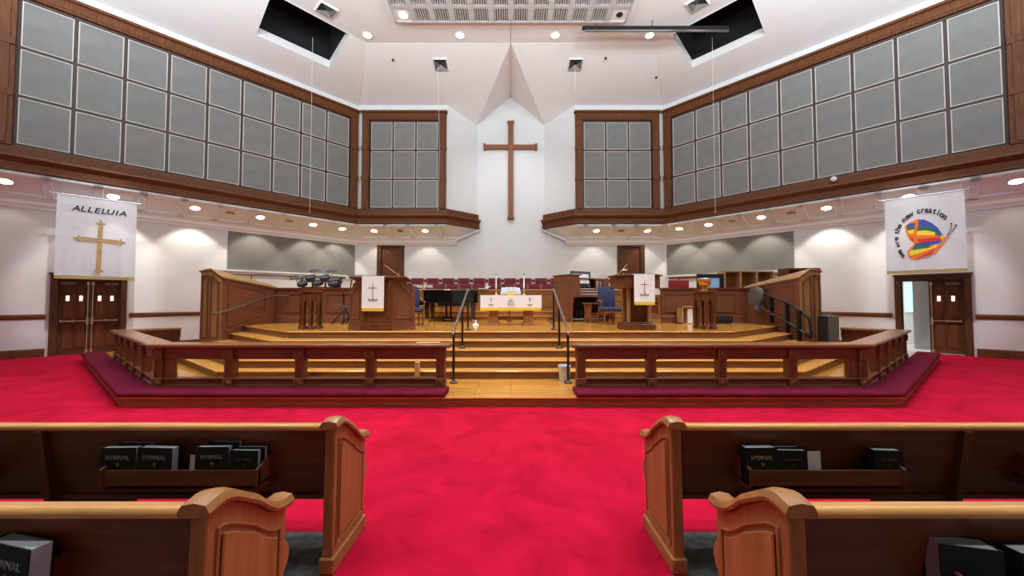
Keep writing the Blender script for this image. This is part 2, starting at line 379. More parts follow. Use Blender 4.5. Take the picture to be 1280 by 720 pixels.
# ---- sloped coffered soffits, crown mouldings, wooden fascia
OW = 1.21                                   # depth between upper and lower wall
def soff(s, f, sd):                         # f = 0 at the fascia, 1 at the wall
    return uw(s, .16-f*(OW+.10), ZF-.02-f*.45, sd)
fas = [(0,5.90),(.10,5.90),(.12,5.86),(.12,5.64),(.30,5.60),(.32,5.54),(.24,5.47),(.18,5.42),(.17,5.27),(.22,5.24),(.22,5.19),(.0,5.19)]
crown = [(0,4.40),(.05,4.40),(.07,4.47),(.12,4.52),(.12,4.62),(.20,4.70),(.20,4.76),(0,4.76)]
tn = 0
for sd, nm in SIDES:
    p0 = uw(13.5,0,0,sd); c = uw(0,0,0,sd)
    path = [(p0.x,p0.y), (c.x,c.y), (-2.97*sd,16.95), (-1.66*sd,18.15)]
    fl = fas if sd == 1 else [(-u, z) for u, z in fas]
    tn += 1; struct(MB().sweep(fl, path).build('trim_%d' % tn, M['trimw']['x'], bevel=.006))
    q0 = lw(13.5,0,0,sd); c = lw(0,0,0,sd)
    path = [(q0.x,q0.y), (c.x,c.y), (-2.65*sd,B_-.02)]
    cl = crown if sd == 1 else [(-u, z) for u, z in crown]
    tn += 1; struct(MB().sweep(cl, path).build('trim_%d' % tn, M['whitetrim']))
    mb = MB()
    L0, R0 = soff(13.5,0,sd), soff(13.5,1,sd)
    c0 = V((-7.0*sd, 16.80, ZF-.02)); c1 = V((-7.42*sd, 18.1, ZF-.47))
    mb.quad(L0, c0, c1, R0)
    d0 = V((-3.03*sd, 16.80, ZF-.02)); d1 = V((-2.65*sd, 18.2, ZF-.47)); e1 = V((-1.50*sd, 18.19, ZF-.02))
    mb.quad(c0, d0, d1, c1)
    mb.bm.faces.new([mb.bm.verts.new(p) for p in (d0, e1, d1)])
    so = struct(mb.build('ceiling_soffit_'+nm, M['soffit'], fix=False))
    # raised coffer ribs and rails, built down from the soffit
    mb = MB(); dn = V((0,0,-.07))
    def slab(a, b, c_, d_):
        mb.prism([a, b, c_, d_], dn)
    for s_ in [1.07+.985*k for k in range(12)]:
        slab(soff(s_-.11,.0,sd), soff(s_+.11,.0,sd), soff(s_+.11,.98,sd), soff(s_-.11,.98,sd))
    slab(soff(.2,.0,sd), soff(13.5,.0,sd), soff(13.5,.13,sd), soff(.2,.13,sd))
    slab(soff(.0,.80,sd), soff(13.5,.80,sd), soff(13.5,.98,sd), soff(.0,.98,sd))
    F = lambda x_, f: V((x_*sd, 16.80+1.38*f, ZF-.02-.45*f))
    for x_ in (-5.75, -4.72, -3.42):
        slab(F(x_-.11,0), F(x_+.11,0), F(x_+.11,.98), F(x_-.11,.98))
    slab(F(-6.95,0), F(-3.03,0), F(-3.0,.13), F(-6.95,.13)); slab(F(-7.25,.8), F(-2.75,.8), F(-2.7,.98), F(-7.3,.98))
    tn += 1; struct(mb.build('trim_%d' % tn, M['soffit'], bevel=.02))

for sd, nm in SIDES:
    a_, b_ = V((-2.72*sd, 18.12, ZF-.52)), V((-1.52*sd, 18.12, ZF-.06))
    m = MB().prism([a_+V((0,0,-.10)), b_+V((0,0,-.03)), b_+V((0,0,.03)), a_+V((0,0,.06))], (0,-.12,0)); tn += 1; struct(m.build('trim_%d' % tn, M['whitetrim']))
# ---- chair rails, baseboards, grey wall panels
for sd, nm in SIDES:
    for (sa, sb) in ((4.0, 7.78), (9.52, 13.4)):
        r = [lw(sa,0,0,sd), lw(sb,0,0,sd)]; path = [(q.x,q.y) for q in r]
        g_ = -1 if sd == 1 else 1
        tn += 1; struct(MB().sweep([(g_*u,z) for u,z in ((0,1.13),(.03,1.13),(.05,1.18),(.05,1.24),(.02,1.27),(0,1.27))], path).build('trim_%d' % tn, M['trimw']['x']))
        struct(MB().sweep([(g_*u,z) for u,z in ((0,0),(.03,0),(.03,.22),(.015,.25),(0,.25))], path).build('baseboard_'+nm, M['trimw']['x']))
    mb = MB(); a, b = .12, 5.15
    mb.prism([lw(a,.0,2.91,sd), lw(b,.0,2.91,sd), lw(b,.0,4.68,sd), lw(a,.0,4.68,sd)], lw(0,.03,0,sd)-lw(0,0,0,sd))
    struct(mb.build('wall_panel_'+nm, M['greypan']))
    # white ledge and dark handrail under the grey panel
    mb = MB().prism([lw(.1,.02,2.83,sd), lw(5.4,.02,2.83,sd), lw(5.4,.02,2.90,sd), lw(.1,.02,2.90,sd)], lw(0,.08,0,sd)-lw(0,0,0,sd))
    tn += 1; struct(mb.build('trim_%d' % tn, M['whitetrim']))

# ---- acoustic-screen windows
def screen(n, org, rt, cols, w, zb, h, rows, nrm, name):
    """org: plan point of the first pane edge, rt: direction along the wall, nrm: into the room"""
    rt, nrm = V(rt), V(nrm); W = cols*w; H = rows*h
    def bx(m, a, b, z0, z1, o0, o1):
        p = [org+rt*a+nrm*o0, org+rt*b+nrm*o0, org+rt*b+nrm*o1, org+rt*a+nrm*o1]
        m.prism([V((q.x,q.y,z0)) for q in p], (0,0,z1-z0))
    m = MB(); bx(m, -.03, W+.03, zb-.02, zb+H+.03, .0, .035); root = struct(m.build('window_%d' % n, M['muntin']))
    f = .36; m = MB()
    bx(m, -f, -.03, zb-.05, zb+H+.40, 0, .16); bx(m, W+.03, W+f, zb-.05, zb+H+.40, 0, .16); bx(m, -f, W+f, zb+H+.05, zb+H+.40, 0, .17)
    bx(m, -f-.05, W+f+.05, zb+H+.38, zb+H+.47, 0, .24)
    bx(m, -f+.06, -.12, zb, zb+H, .16, .185); bx(m, W+.12, W+f-.06, zb, zb+H, .16, .185); bx(m, -f+.1, W+f-.1, zb+H+.12, zb+H+.32, .17, .19)
    for z in (zb+1.35, zb+2.75):
        bx(m, -f-.015, -.03, z-.08, z+.12, 0, .20); bx(m, W+.03, W+f+.015, z-.08, z+.12, 0, .20)
    m.build('window_frame', M['trimw']['z'], root, bevel=.008)
    for r in range(rows):
        for c in range(cols):
            a, b = c*w+.042, (c+1)*w-.042; z0, z1 = zb+r*h+.042, zb+(r+1)*h-.042
            m = MB(); e_ = .024
            bx(m, a, b, z0, z0+e_, .03, .07); bx(m, a, b, z1-e_, z1, .03, .07); bx(m, a, a+e_, z0+e_, z1-e_, .03, .07); bx(m, b-e_, b, z0+e_, z1-e_, .03, .07)
            p = m.build('panel_border', M['beige'], root)
            m = MB(); bx(m, a+e_, b-e_, z0+e_, z1-e_, .03, .06); m.build('acoustic_panel', M['grey'], root)
q = uw(9.51, 0, 0); screen(1, q, -DV, 9, 1.01, 5.92, 1.35, 3, NV, 'left')
screen(2, V((-6.50, 16.95, 0)), (1,0,0), 3, 1.052, 5.92, 1.35, 3, (0,-1,0), 'front left')
screen(3, V((3.345, 16.95, 0)), (1,0,0), 3, 1.052, 5.92, 1.35, 3, (0,-1,0), 'front right')
q = uw(.42, 0, 0, -1); screen(4, q, V((-DV.x, DV.y, 0)), 9, 1.01, 5.92, 1.35, 3, V((-NV.x, NV.y, 0)), 'right')

# ---- doors
def casing(n, P, a, b, z0, z1, w=.14):
    """P(s, o, z) maps along / out / up"""
    def bx(m, sa, sb, oa, ob, za, zb): m.prism([P(sa,oa,za), P(sb,oa,za), P(sb,ob,za), P(sa,ob,za)], (0,0,zb-za))
    m = MB(); bx(m, a-w, a, -.02, .06, z0, z1); bx(m, b, b+w, -.02, .06, z0, z1); bx(m, a-w, b+w, -.02, .06, z1, z1+w)
    bx(m, a-w-.03, b+w+.03, 0, .11, z1+w, z1+w+.06); bx(m, a-.02, a+.02, -.2, .02, z0, z1); bx(m, b-.02, b+.02, -.2, .02, z0, z1); bx(m, a, b, -.2, .02, z1-.03, z1)
    return struct(m.build('door_%d' % n, M['doorw']['z'], bevel=.006)), bx
def leaf(root, bx, a, b, z0, z1, o0, panes=True, hinge=1, crash=True):
    th = .045; m = MB(); bx(m, a, b, o0-th, o0, z0+.01, z1-.01)
    lf = m.build('leaf', M['doorw']['z'], root)
    m = MB(); w = (b-a); st = w*.14; ms = w*.10
    cx = [(a+st, a+w/2-ms/2), (a+w/2+ms/2, b-st)]
    for (xa, xb) in cx:
        for (fa, fb) in ((.08,.42),(.47,.80),(.84,.93)):
            za, zb_ = z0+(z1-z0)*fa, z0+(z1-z0)*fb
            bx(m, xa, xb, o0, o0+.012, za, zb_)
            bx(m, xa+.03, xb-.03, o0+.012, o0+.022, za+.03, zb_-.03)
    m.build('raised_panel', M['trimw']['z'], lf, bevel=.008)
    if panes:
        for (xa, xb) in cx:
            c = (xa+xb)/2; m = MB(); bx(m, c-.035, c+.035, o0+.02, o0+.03, z0+(z1-z0)*.715, z0+(z1-z0)*.785); m.build('vision_pane', M['slit'], lf)
    if crash:
        m = MB(); za = z0+1.02
        h0, h1 = (a+.05, a+.05+w*.46) if hinge < 0 else (b-.05-w*.46, b-.05)
        bx(m, h0, h1, o0+.045, o0+.085, za, za+.045); bx(m, a+.08, b-.08, o0+.012, o0+.05, za+.005, za+.04); bx(m, h0, h0+.05, o0+.01, o0+.085, za-.01, za+.06); bx(m, h1-.05, h1, o0+.01, o0+.085, za-.01, za+.06)
        m.build('push_bar', M['pbrass'], lf)
        e_ = b-.05 if hinge < 0 else a+.05
        m = MB(); bx(m, e_-.03, e_+.03, o0+.02, o0+.10, za-.09, za+.12); bx(m, e_-.012, e_+.012, o0+.02, o0+.05, z0+.1, z1-.08); bx(m, e_-.03, e_+.03, o0+.02, o0+.06, z1-.16, z1-.06); bx(m, e_-.03, e_+.03, o0+.02, o0+.06, z0+.04, z0+.14)
        m.build('latch_rod', M['pbrass'], lf)
        m = MB(); k_ = (a+.05, a+.36) if hinge < 0 else (b-.36, b-.05); bx(m, k_[0], k_[1], o0+.01, o0+.07, z1-.16, z1-.07); m.build('door_closer', M['bronze'], lf)
    return lf
LD = lambda s, o, z: lw(s, o, z, 1)
d, bx = casing(1, LD, 7.98, 9.32, 0, 2.34)
leaf(d, bx, 8.651, 9.315, 0, 2.34, -.10, hinge=1); leaf(d, bx, 7.985, 8.649, 0, 2.34, -.10, hinge=-1)
RD = lambda s, o, z: lw(s, o, z, -1)
d, bx = casing(2, RD, 7.98, 9.32, 0, 2.34)
leaf(d, bx, 8.60, 9.31, 0, 2.33, -.10, hinge=1)
# the other leaf is folded right back into the corridor
p = [RD(7.985,-.16,.01), RD(8.03,-.16,.01), RD(8.0,-.82,.01), RD(7.955,-.82,.01)]
MB().prism(p, (0,0,2.3)).build('open_leaf', M['doorw']['z'], d)
# corridor behind door 2: pale far wall, window, white partition
H = 2.7; CP0, CW0, CW1 = 8.24, 8.0, 8.32
ca, cb, cd = 4.6, 9.6, -3.2
m = MB(); a = [RD(ca,-.22,0), RD(cb,-.22,0), RD(cb,cd,0), RD(ca,cd,0)]
for i in (1, 2, 3): m.quad(a[i], a[(i+1)%4], a[(i+1)%4]+V((0,0,H)), a[i]+V((0,0,H)))
m.quad(*[q+V((0,0,H)) for q in a])
struct(m.build('wall_corridor', M['wall'], fix=False))
m = MB().quad(*[q+V((0,0,.012)) for q in (RD(ca,-.0,0), RD(cb,-.0,0), RD(cb,cd,0), RD(ca,cd,0))]); struct(m.build('floor_corridor', M['white']))
m = MB(); m.prism([RD(6.4,-1.2,H-.06), RD(7.6,-1.2,H-.06), RD(7.6,-1.9,H-.06), RD(6.4,-1.9,H-.06)], (0,0,.04))
tag(m.build('corridor_light', M['halllamp']), 'white corridor ceiling light panel beyond the open right door', 'light')
m = MB(); m.prism([RD(CP0,-1.30,0), RD(cb-.02,-1.30,0), RD(cb-.02,-1.40,0), RD(CP0,-1.40,0)], (0,0,H-.02)); struct(m.build('wall_corridor_partition', M['wall']))
wn = struct(MB().prism([RD(CW0,cd+.03,1.20), RD(CW1,cd+.03,1.20), RD(CW1,cd+.03,2.46), RD(CW0,cd+.03,2.46)], RD(0,.04,0)-RD(0,0,0)).build('window_5', M['whitetrim']))
for k in range(5):
    MB().prism([RD(CW0+.02,cd+.07,1.25+.235*k), RD(CW1-.02,cd+.07,1.25+.235*k), RD(CW1-.02,cd+.07,1.475+.235*k), RD(CW0+.02,cd+.07,1.475+.235*k)], RD(0,.02,0)-RD(0,0,0)).build('pane', M['daypane'], wn)
for k, q in ((3, -1), (4, 1)):
    BD = lambda s, o, z, q=q: V((s, B_-o, z))
    x0, x1 = (-6.40, -5.46) if q < 0 else (5.46, 6.40)
    d, bx = casing(k, BD, x0, x1, DZ0, 4.32, w=.20)
    DW, M['doorw'] = M['doorw'], M['trimw']; lf = leaf(d, bx, x0, x1, DZ0, 4.32, -.06, panes=False, crash=False); M['doorw'] = DW
    kx = x1-.08 if q < 0 else x0+.08
    m = MB().cyl((kx, B_+.06, 3.0), (kx, B_-.02, 3.0), .03).cyl((kx, B_-.01, 3.0), (kx-.12*(-q)*-1, B_-.01, 3.0), .014); m.build('door_handle', M['pbrass'], lf)
m = MB().quad((-7.6,B_+.25,1.9), (7.6,B_+.25,1.9), (7.6,B_+.25,4.6), (-7.6,B_+.25,4.6)); struct(m.build('wall_behind_doors', M['void'], fix=False))

# ---- chancel platform, steps, stage
TN = .342; SDX, SDY = .79, .613
def cor(off): return 6.226-TN*off, 5.94+off
def stage_poly(off, L, yb=12.0, xmax=None):
    x, y = cor(off)
    if xmax is not None: L = (xmax-x)/SDX
    ex, ey = x+SDX*L, y+SDY*L
    return [(-x,y), (x,y), (ex,ey), (ex,max(ey,yb)), (-ex,max(ey,yb)), (-ex,ey)]
def slab(name, poly, z0, z1, mat, tread, over=.025, th=.03):
    m = MB().prism([V((p[0],p[1],z0)) for p in poly], (0,0,z1-th-z0)); o = struct(m.build(name, mat))
    c = V((0, 11, 0)); po = []
    n = len(poly)
    for i, p in enumerate(poly):
        po.append((p[0] + (over if p[0] > 0 else -over)*.6, p[1]-over if i in (0,1) else p[1]-over*.5))
    m = MB().prism([V((p[0],p[1],z1-th)) for p in po], (0,0,th)); m.build('tread', tread, o, bevel=.008)
    return o
slab('chancel_platform', stage_poly(0, 7.33, 13.4), 0, .154, M['frontr']['x'], M['floorw'], over=.012, th=.028)
ZS = [.154, .315, .476, .637, .798, .96]; OF = [0, 1.36, 1.66, 2.03, 2.42, 2.84]
for k in range(1, 5):
    slab('step', stage_poly(OF[k], 0, 12.0, 8.5 if k < 4 else 7.62), .05, ZS[k], M['riser']['x'], M['tread'])
pl = stage_poly(OF[5], 0, 11.9, 7.62)
pl = pl[:3] + [(7.62,11.95), (9.8,11.95), (9.8,14.6), (7.3,17.9), (-7.3,17.9), (-9.8,14.6), (-9.8,11.95), (-7.62,11.95)] + pl[5:]
slab('stage', pl, .05, .96, M['riser']['x'], M['floorw'])
# choir risers behind
for k, (y, z) in enumerate(((13.75,1.12), (14.1,1.28), (14.62,1.45), (15.75,1.75), (16.85,1.95))):
    w = 5.0 if k < 2 else 6.0
    if k == 4: w = 7.2
    m = MB().box(-w, w, y, 18.15 if k == 4 else 17.2, .9, z-.03); o = struct(m.build('choir_step', M['choirw']['x']))
    MB().box(-w, w, y-.02, 18.15 if k == 4 else 17.2, z-.03, z).build('tread', M['tread'], o)
# choir front panelling
m = MB().box(-5.0, 5.0, 14.42, 14.5, 1.28, 2.06); cf = struct(m.build('wall_choir_front', M['choirw']['x']))
MB().sweep([(-.06,2.06),(-.06,2.09),(-.03,2.12),(.15,2.12),(.15,2.06)], [(5.0,14.42),(-5.0,14.42)]).build('cap_rail', M['choirw']['x'], cf)
MB().box(-5.0, 5.0, 14.37, 14.42, 1.28, 1.40).box(-5.0, 5.0, 14.39, 14.42, 1.96, 2.06).build('baseboard', M['choirw']['x'], cf)
m = MB()
for k in range(8):
    x0 = -4.9+1.24*k; x1 = x0+1.1
    for (a, b, c, d) in ((x0,x1,1.46,1.49), (x0,x1,1.90,1.93), (x0,x0+.03,1.46,1.93), (x1-.03,x1,1.46,1.93)): m.box(a, b, 14.395, 14.42, c, d)
m.build('panel_moulding', M['choirw']['x'], cf, bevel=.006)
m = MB().box(-5.2, 5.2, B_-.05, B_, 2.58, 2.72); tn += 1; struct(m.build('trim_%d' % tn, M['trimw']['x']))
# modesty walls, wing walls, piers
for sd, nm in SIDES:
    X = lambda x: x*sd
    m = MB().box(min(X(-7.62),X(-4.9)), max(X(-7.62),X(-4.9)), 12.0, 12.12, .96, 2.05); w2 = struct(m.build('wall_stage_'+nm, M['panelw']['x']))
    pa = [(-7.62*sd,12.0), (-4.85*sd,12.0)]; g_ = 1 if sd == 1 else -1
    MB().sweep([(g_*u,z) for u,z in ((-.14,2.05),(.0,2.02),(.05,2.05),(.06,2.10),(-.16,2.10))], pa).build('cap_rail', M['panelw']['x'], w2)
    MB().sweep([(g_*u,z) for u,z in ((0,.96),(.035,.96),(.035,1.16),(.02,1.19),(0,1.19))], pa).build('baseboard', M['panelw']['x'], w2)
    m = MB()
    for (xa, xb) in ((-7.3,-6.2), (-6.0,-5.0)):
        for (a, b, c, d) in ((xa,xb,1.30,1.335), (xa,xb,1.88,1.915), (xa,xa+.035,1.30,1.915), (xb-.035,xb,1.30,1.915)):
            m.box(min(X(a),X(b)), max(X(a),X(b)), 11.975, 12.0, c, d)
    m.build('panel_moulding', M['panelw']['x'], w2, bevel=.006)
    # wing wall with sloping top; end pier
    a, b = X(-7.62), X(-8.16); pk = X(-7.90)
    P3 = lambda x, y, z: V((x, y, z))
    m = MB(); zb = .48
    f0 = [P3(a,9.75,zb), P3(b,9.75,zb), P3(b,9.75,2.44), P3(pk,9.75,2.48), P3(a,9.75,2.28)]
    f1 = [P3(a,12.1,zb), P3(b,12.1,zb), P3(b,12.1,2.16), P3(pk,12.1,2.16), P3(a,12.1,2.06)]
    A_ = [m.bm.verts.new(p) for p in f0]; B2 = [m.bm.verts.new(p) for p in f1]
    m.bm.faces.new(A_); m.bm.faces.new(B2[::-1])
    for i in range(5): m.bm.faces.new([A_[i], B2[i], B2[(i+1)%5], A_[(i+1)%5]])
    w1 = struct(m.build('wall_wing_'+nm, M['panelw']['y']))
    m = MB(); o_ = .04
    def cap(xa, za, xb, zb_, y0, y1, dz0, dz1):
        m.prism([P3(xa,y0,za), P3(xb,y0,zb_), P3(xb,y0,zb_+.05), P3(xa,y0,za+.05)], (0,y1-y0,0))
        return
    # cap pieces follow both slopes
    q0 = [P3(a+o_*sd,9.70,2.27), P3(pk,9.70,2.49), P3(pk,12.1,2.17), P3(a+o_*sd,12.1,2.05)]
    m.prism(q0, (0,0,.05)); q1 = [P3(pk,9.70,2.49), P3(b-o_*sd,9.70,2.43), P3(b-o_*sd,12.1,2.15), P3(pk,12.1,2.17)]; m.prism(q1, (0,0,.05))
    m.build('cap_rail', M['pier']['y'], w1, bevel=.008)
    m = MB(); x_ = a+.0*sd
    def strip(p, q, w=.035, o=.022):
        p, q = V(p), V(q); d_ = (q-p).normalized(); up = V((1,0,0)).cross(d_)*w/2
        m.prism([p-up, q-up, q+up, p+up], (o*sd,0,0))
    pts = [(a,9.98,.98), (a,11.45,1.30), (a,11.45,1.98), (a,9.98,2.13)]
    for i in range(4): strip(pts[i], pts[(i+1)%4])
    strip((a,9.9,.86), (a,11.5,1.20), .05)
    m.build('panel_moulding', M['panelw']['y'], w1)
    # end face: two panels
    m = MB()
    m.box(min(a,b)-.01, max(a,b)+.01, 9.73, 9.75, zb, zb+.14)
    m.prism([P3(a,9.722,zb+.14), P3(b,9.722,zb+.14), P3(b,9.722,2.43), P3(pk,9.722,2.47), P3(a,9.722,2.27)], (0,.028,0))
    m.build('end_panel', M['pier']['z'], w1)
    m = MB(); x1, x2, x3, x4 = X(-7.68), X(-7.88), X(-7.97), X(-8.11)
    def fr(xa, xb, za, zt0, zt1):
        pts = [V((xa,9.722,za)), V((xb,9.722,za)), V((xb,9.722,zt1)), V((xa,9.722,zt0))]
        for i in range(4):
            p, q = pts[i], pts[(i+1)%4]; d_ = (q-p).normalized(); u_ = V((0,1,0)).cross(d_)*.016
            m.prism([p-u_, q-u_, q+u_, p+u_], (0,-.035,0))
    fr(x1, x2, zb+.24, 2.18, 2.34); fr(x3, x4, zb+.24, 2.36, 2.34)
    m.build('panel_moulding', M['panelw']['z'], w1)
# ================================================================== FIXTURES
# ---- cross
r = thing('wall_cross', 'tall plain wooden cross mounted on the white wall in the central niche', 'cross', (0, 18.1, 5.6))
def flare(m, c, axis, L, w=.19, f=.26, t=.12):
    """one bar of the cross with flared ends"""
    m.box(*( (c[0]-w/2, c[0]+w/2, 18.02, 18.02+t, c[2]-L/2, c[2]+L/2) if axis == 'z' else (c[0]-L/2, c[0]+L/2, 18.015, 18.015+t+.005, c[2]-w/2, c[2]+w/2)))
    for q in (-1, 1):
        if axis == 'z':
            z = c[2]+q*L/2; m.prism([V((c[0]-w/2,18.0,z-q*.16)), V((c[0]+w/2,18.0,z-q*.16)), V((c[0]+f/2,18.0,z-q*.05)), V((c[0]+f/2,18.0,z)), V((c[0]-f/2,18.0,z)), V((c[0]-f/2,18.0,z-q*.05))], (0,t+.03,0))
        else:
            x = c[0]+q*L/2; m.prism([V((x-q*.16,18.0,c[2]-w/2)), V((x-q*.16,18.0,c[2]+w/2)), V((x-q*.05,18.0,c[2]+f/2)), V((x,18.0,c[2]+f/2)), V((x,18.0,c[2]-f/2)), V((x-q*.05,18.0,c[2]-f/2))], (0,t+.03,0))
m = MB(); flare(m, (0,0,8.13), 'z', 4.9, w=.24, f=.34); m.build('upright', M['crossw']['z'], r, bevel=.012)
m = MB(); flare(m, (-.02,0,9.28), 'x', 2.66, w=.22, f=.33); m.build('crossbar', M['crossw']['x'], r, bevel=.012)
for z in (6.4, 9.0): MB().box(-.08, .08, 18.1, 18.2, z, z+.2).build('wall_bracket', M['crossw']['z'], r)

# ---- recessed lights in the soffits
def spot(name, p, power, ang=84, blend=.3, size=.08, col=(1,.93,.80), aim=None):
    l = bpy.data.lights.new(name, 'SPOT'); l.energy = power; l.color = col; l.spot_size = math.radians(ang); l.spot_blend = blend; l.shadow_soft_size = size
    o = bpy.data.objects.new(name, l); COL.objects.link(o); o.location = p
    if aim is not None: o.rotation_euler = (V(aim)-V(p)).to_track_quat('-Z', 'Y').to_euler()
    return o
ORD = ['nearest the front bay corner', 'second from the front bay corner', 'third from the front bay corner', 'fourth from the front bay corner', 'fifth from the front bay corner', 'farthest from the front bay corner']
def can(p, n, label, lamp=True, power=150, tilt=(0,.27)):
    p, n = V(p), V(n).normalized(); q = n.to_track_quat('Z', 'X').to_matrix()
    r = thing('recessed_light' if lamp else 'soffit_speaker', label, 'light' if lamp else 'speaker', p, 'recessed lights in the balcony soffit' if lamp else 'round speakers in the balcony soffit')
    MB().ring(p, .155, .022, q, 24).build('trim_ring', M['whitetrim'], r, smooth=True)
    if lamp:
        MB().cyl(p, p+n*.015, .145, n=24).build('lens', M['lamp'], r)
        q_ = p + n*.06 + V((0,0,-.03)); spot('can_spot', q_, power, aim=q_+V((tilt[0],tilt[1],-1)))
    else:
        MB().cyl(p, p+n*.012, .14, n=24).build('speaker_grille', M['vent'], r)
for sd, nm in SIDES:
    nrm = (soff(2,0,sd)-soff(1,0,sd)).cross(soff(1,1,sd)-soff(1,0,sd)).normalized()
    if nrm.z > 0: nrm = -nrm
    for i, s_ in enumerate((.50, 1.75, 3.70, 5.67, 7.65, 9.68)):
        can(soff(s_, .42, sd)+nrm*.012, nrm, 'glowing round light in the %s coffered soffit, %s' % (nm, ORD[i]), power=12 if i == 5 else 135, tilt=(-.27*NV.x*sd, -.27*NV.y))
    nf = V((0, -.45, -1.38)).normalized()
    for i, x in enumerate((6.46, 4.05)):
        can(F(-x, .42) if sd == 1 else V((x, 16.80+1.38*.42, ZF-.02-.45*.42)), nf, 'glowing round light under the %s front bay, %s' % (nm, ('on the outer side by the corner', 'on the side towards the cross')[i]), power=52)
    for i, s_ in enumerate((2.68, 4.66)):
        can(soff(s_, .42, sd)+nrm*.012, nrm, 'round speaker grille in the %s soffit, %s the front bay corner' % (nm, ('nearer', 'farther from')[i]), lamp=False)
    can(V((-5.22*sd if sd == 1 else 5.22, 16.80+1.38*.42, ZF-.02-.45*.42)), nf, 'round speaker grille between the two lights of the %s front bay' % nm, lamp=False)

# ---- ceiling spots, nave lamps, added fill lights
def ceil_lamp(x, y, label, power, z=ZT, size=.16, aim=None):
    r = thing('ceiling_spotlight', label, 'light', (x, y, z), 'spotlights set in the high ceiling')
    MB().ring((x,y,z-.005), size, .025, None, 20).build('trim_ring', M['whitetrim'], r, smooth=True)
    MB().cyl((x,y,z-.02), (x,y,z-.004), size-.02, n=20).build('lens', M['ceillamp'], r)
    if power: spot('ceiling_spot', (x,y,z-.06), power, ang=110 if aim is None or abs(x) > 3 else 62, blend=.9, size=.15, col=(.95,.98,1), aim=aim)
for x, t in ((-5.36,'far left of the front row'), (-1.9,'left of the dormer point'), (1.66,'right of the dormer point'), (5.19,'right end of the front row above the dark bar')):
    ceil_lamp(x, 13.5, 'small bright ceiling spotlight, '+t, 1500 if abs(x) > 3 else 480, aim=(x*.55, 10.8, 1) if abs(x) > 3 else (-x*.3, 18.2, 5.5))
# louvred ceiling fixture
r = thing('ceiling_louvre', 'long white louvred lighting grid with slatted cells on the high ceiling', 'ceiling grid', (0, 12.2, ZT-.12))
x0, x1, y0, y1 = -4.05, 4.05, 10.6, 12.72; nc = 12; cw = (x1-x0)/nc
m = MB()
for (a, b, c, d) in ((x0,x1,y0,y0+.06), (x0,x1,y1-.06,y1), (x0,x0+.06,y0,y1), (x1-.06,x1,y0,y1)): m.box(a,b,c,d,ZT-.14,ZT)
for k in range(1, nc): m.box(x0+k*cw-.10, x0+k*cw+.10, y0, y1, ZT-.13, ZT)
for y in (11.3, 12.02): m.box(x0+.004, x1-.004, y-.07, y+.07, ZT-.126, ZT-.004)
m.build('grid_frame', M['slat'], r)
ys_ = ((10.66,11.23), (11.37,11.95), (12.09,12.66))
for j, (ya, yb) in enumerate(ys_):
    for k in range(nc):
        xa, xb = x0+k*cw+.10, x0+(k+1)*cw-.10
        if k == 0: xa = x0+.06
        if k == nc-1: xb = x1-.06
        if j == 2 and k in (0, nc-1):
            MB().box(xa-.02, xb+.02, ya-.05, yb+.05, ZT-.10, ZT-.08).build('end_plate', M['whitetrim'], r)
            if k == nc-1: MB().cyl(((xa+xb)/2, (ya+yb)/2, ZT-.12), ((xa+xb)/2, (ya+yb)/2, ZT-.10), .11, n=18).build('dark_lamp_port', M['black'], r)
            continue
        m = MB()
        for t in range(6):
            xx = xa+(xb-xa)*(t+.5)/6; m.box(xx-.018, xx+.018, ya, yb, ZT-.12, ZT-.02)
        m.build('slatted_cell', M['slat'], r)
        MB().box(xa, xb, ya, yb, ZT-.02, ZT-.006).build('cell_back', M['vent'], r)
ceil_lamp(-3.70, 12.40, 'bright spotlight in the corner plate of the louvred ceiling grid', 500, z=ZT-.10)
NAVE = [(x, y) for y in (8.6, 5.0, 1.4) for x in (-7.6, -3.8, 0, 3.8, 7.6)]
for x, y in NAVE: spot('nave_downlight', (x, y, ZT-.06), 720, ang=98, blend=.8, size=.3, col=(.92,.97,1))
for sd in (1, -1): spot('banner_fill', (-6.6*sd, 6.4, ZT-.06), 3200, ang=17, blend=.6, size=.15, col=(.95,.98,1), aim=lw(8.52, 1.2, 3.6, sd))  # added spots without fixtures, brighten the banners
for x in (-5.5, 0, 5.5): spot('chancel_fill', (x, 3.2, ZT-.06), 2300, ang=44, blend=.9, size=.25, col=(.97,.98,1), aim=(x*.75, 10.6, 1.2))  # added front spots, no fixtures, lift the chancel fronts
# added up-facing area lights over the nave, no fixtures, brighten the ceiling
for x in (-9.5, -3.2, 3.2, 9.5):
    for y in (6.0, 1.5, -3.0):
        l = bpy.data.lights.new('ceiling_fill', 'AREA'); l.shape = 'DISK'; l.size = 1.0; l.energy = 470 if y > 4 else 560; l.color = (.80,.93,1)
        o = bpy.data.objects.new('ceiling_fill', l); COL.objects.link(o); o.location = (x, y, 8.4); o.rotation_euler = (PI if y > 4 else PI-math.radians(26), 0, 0)
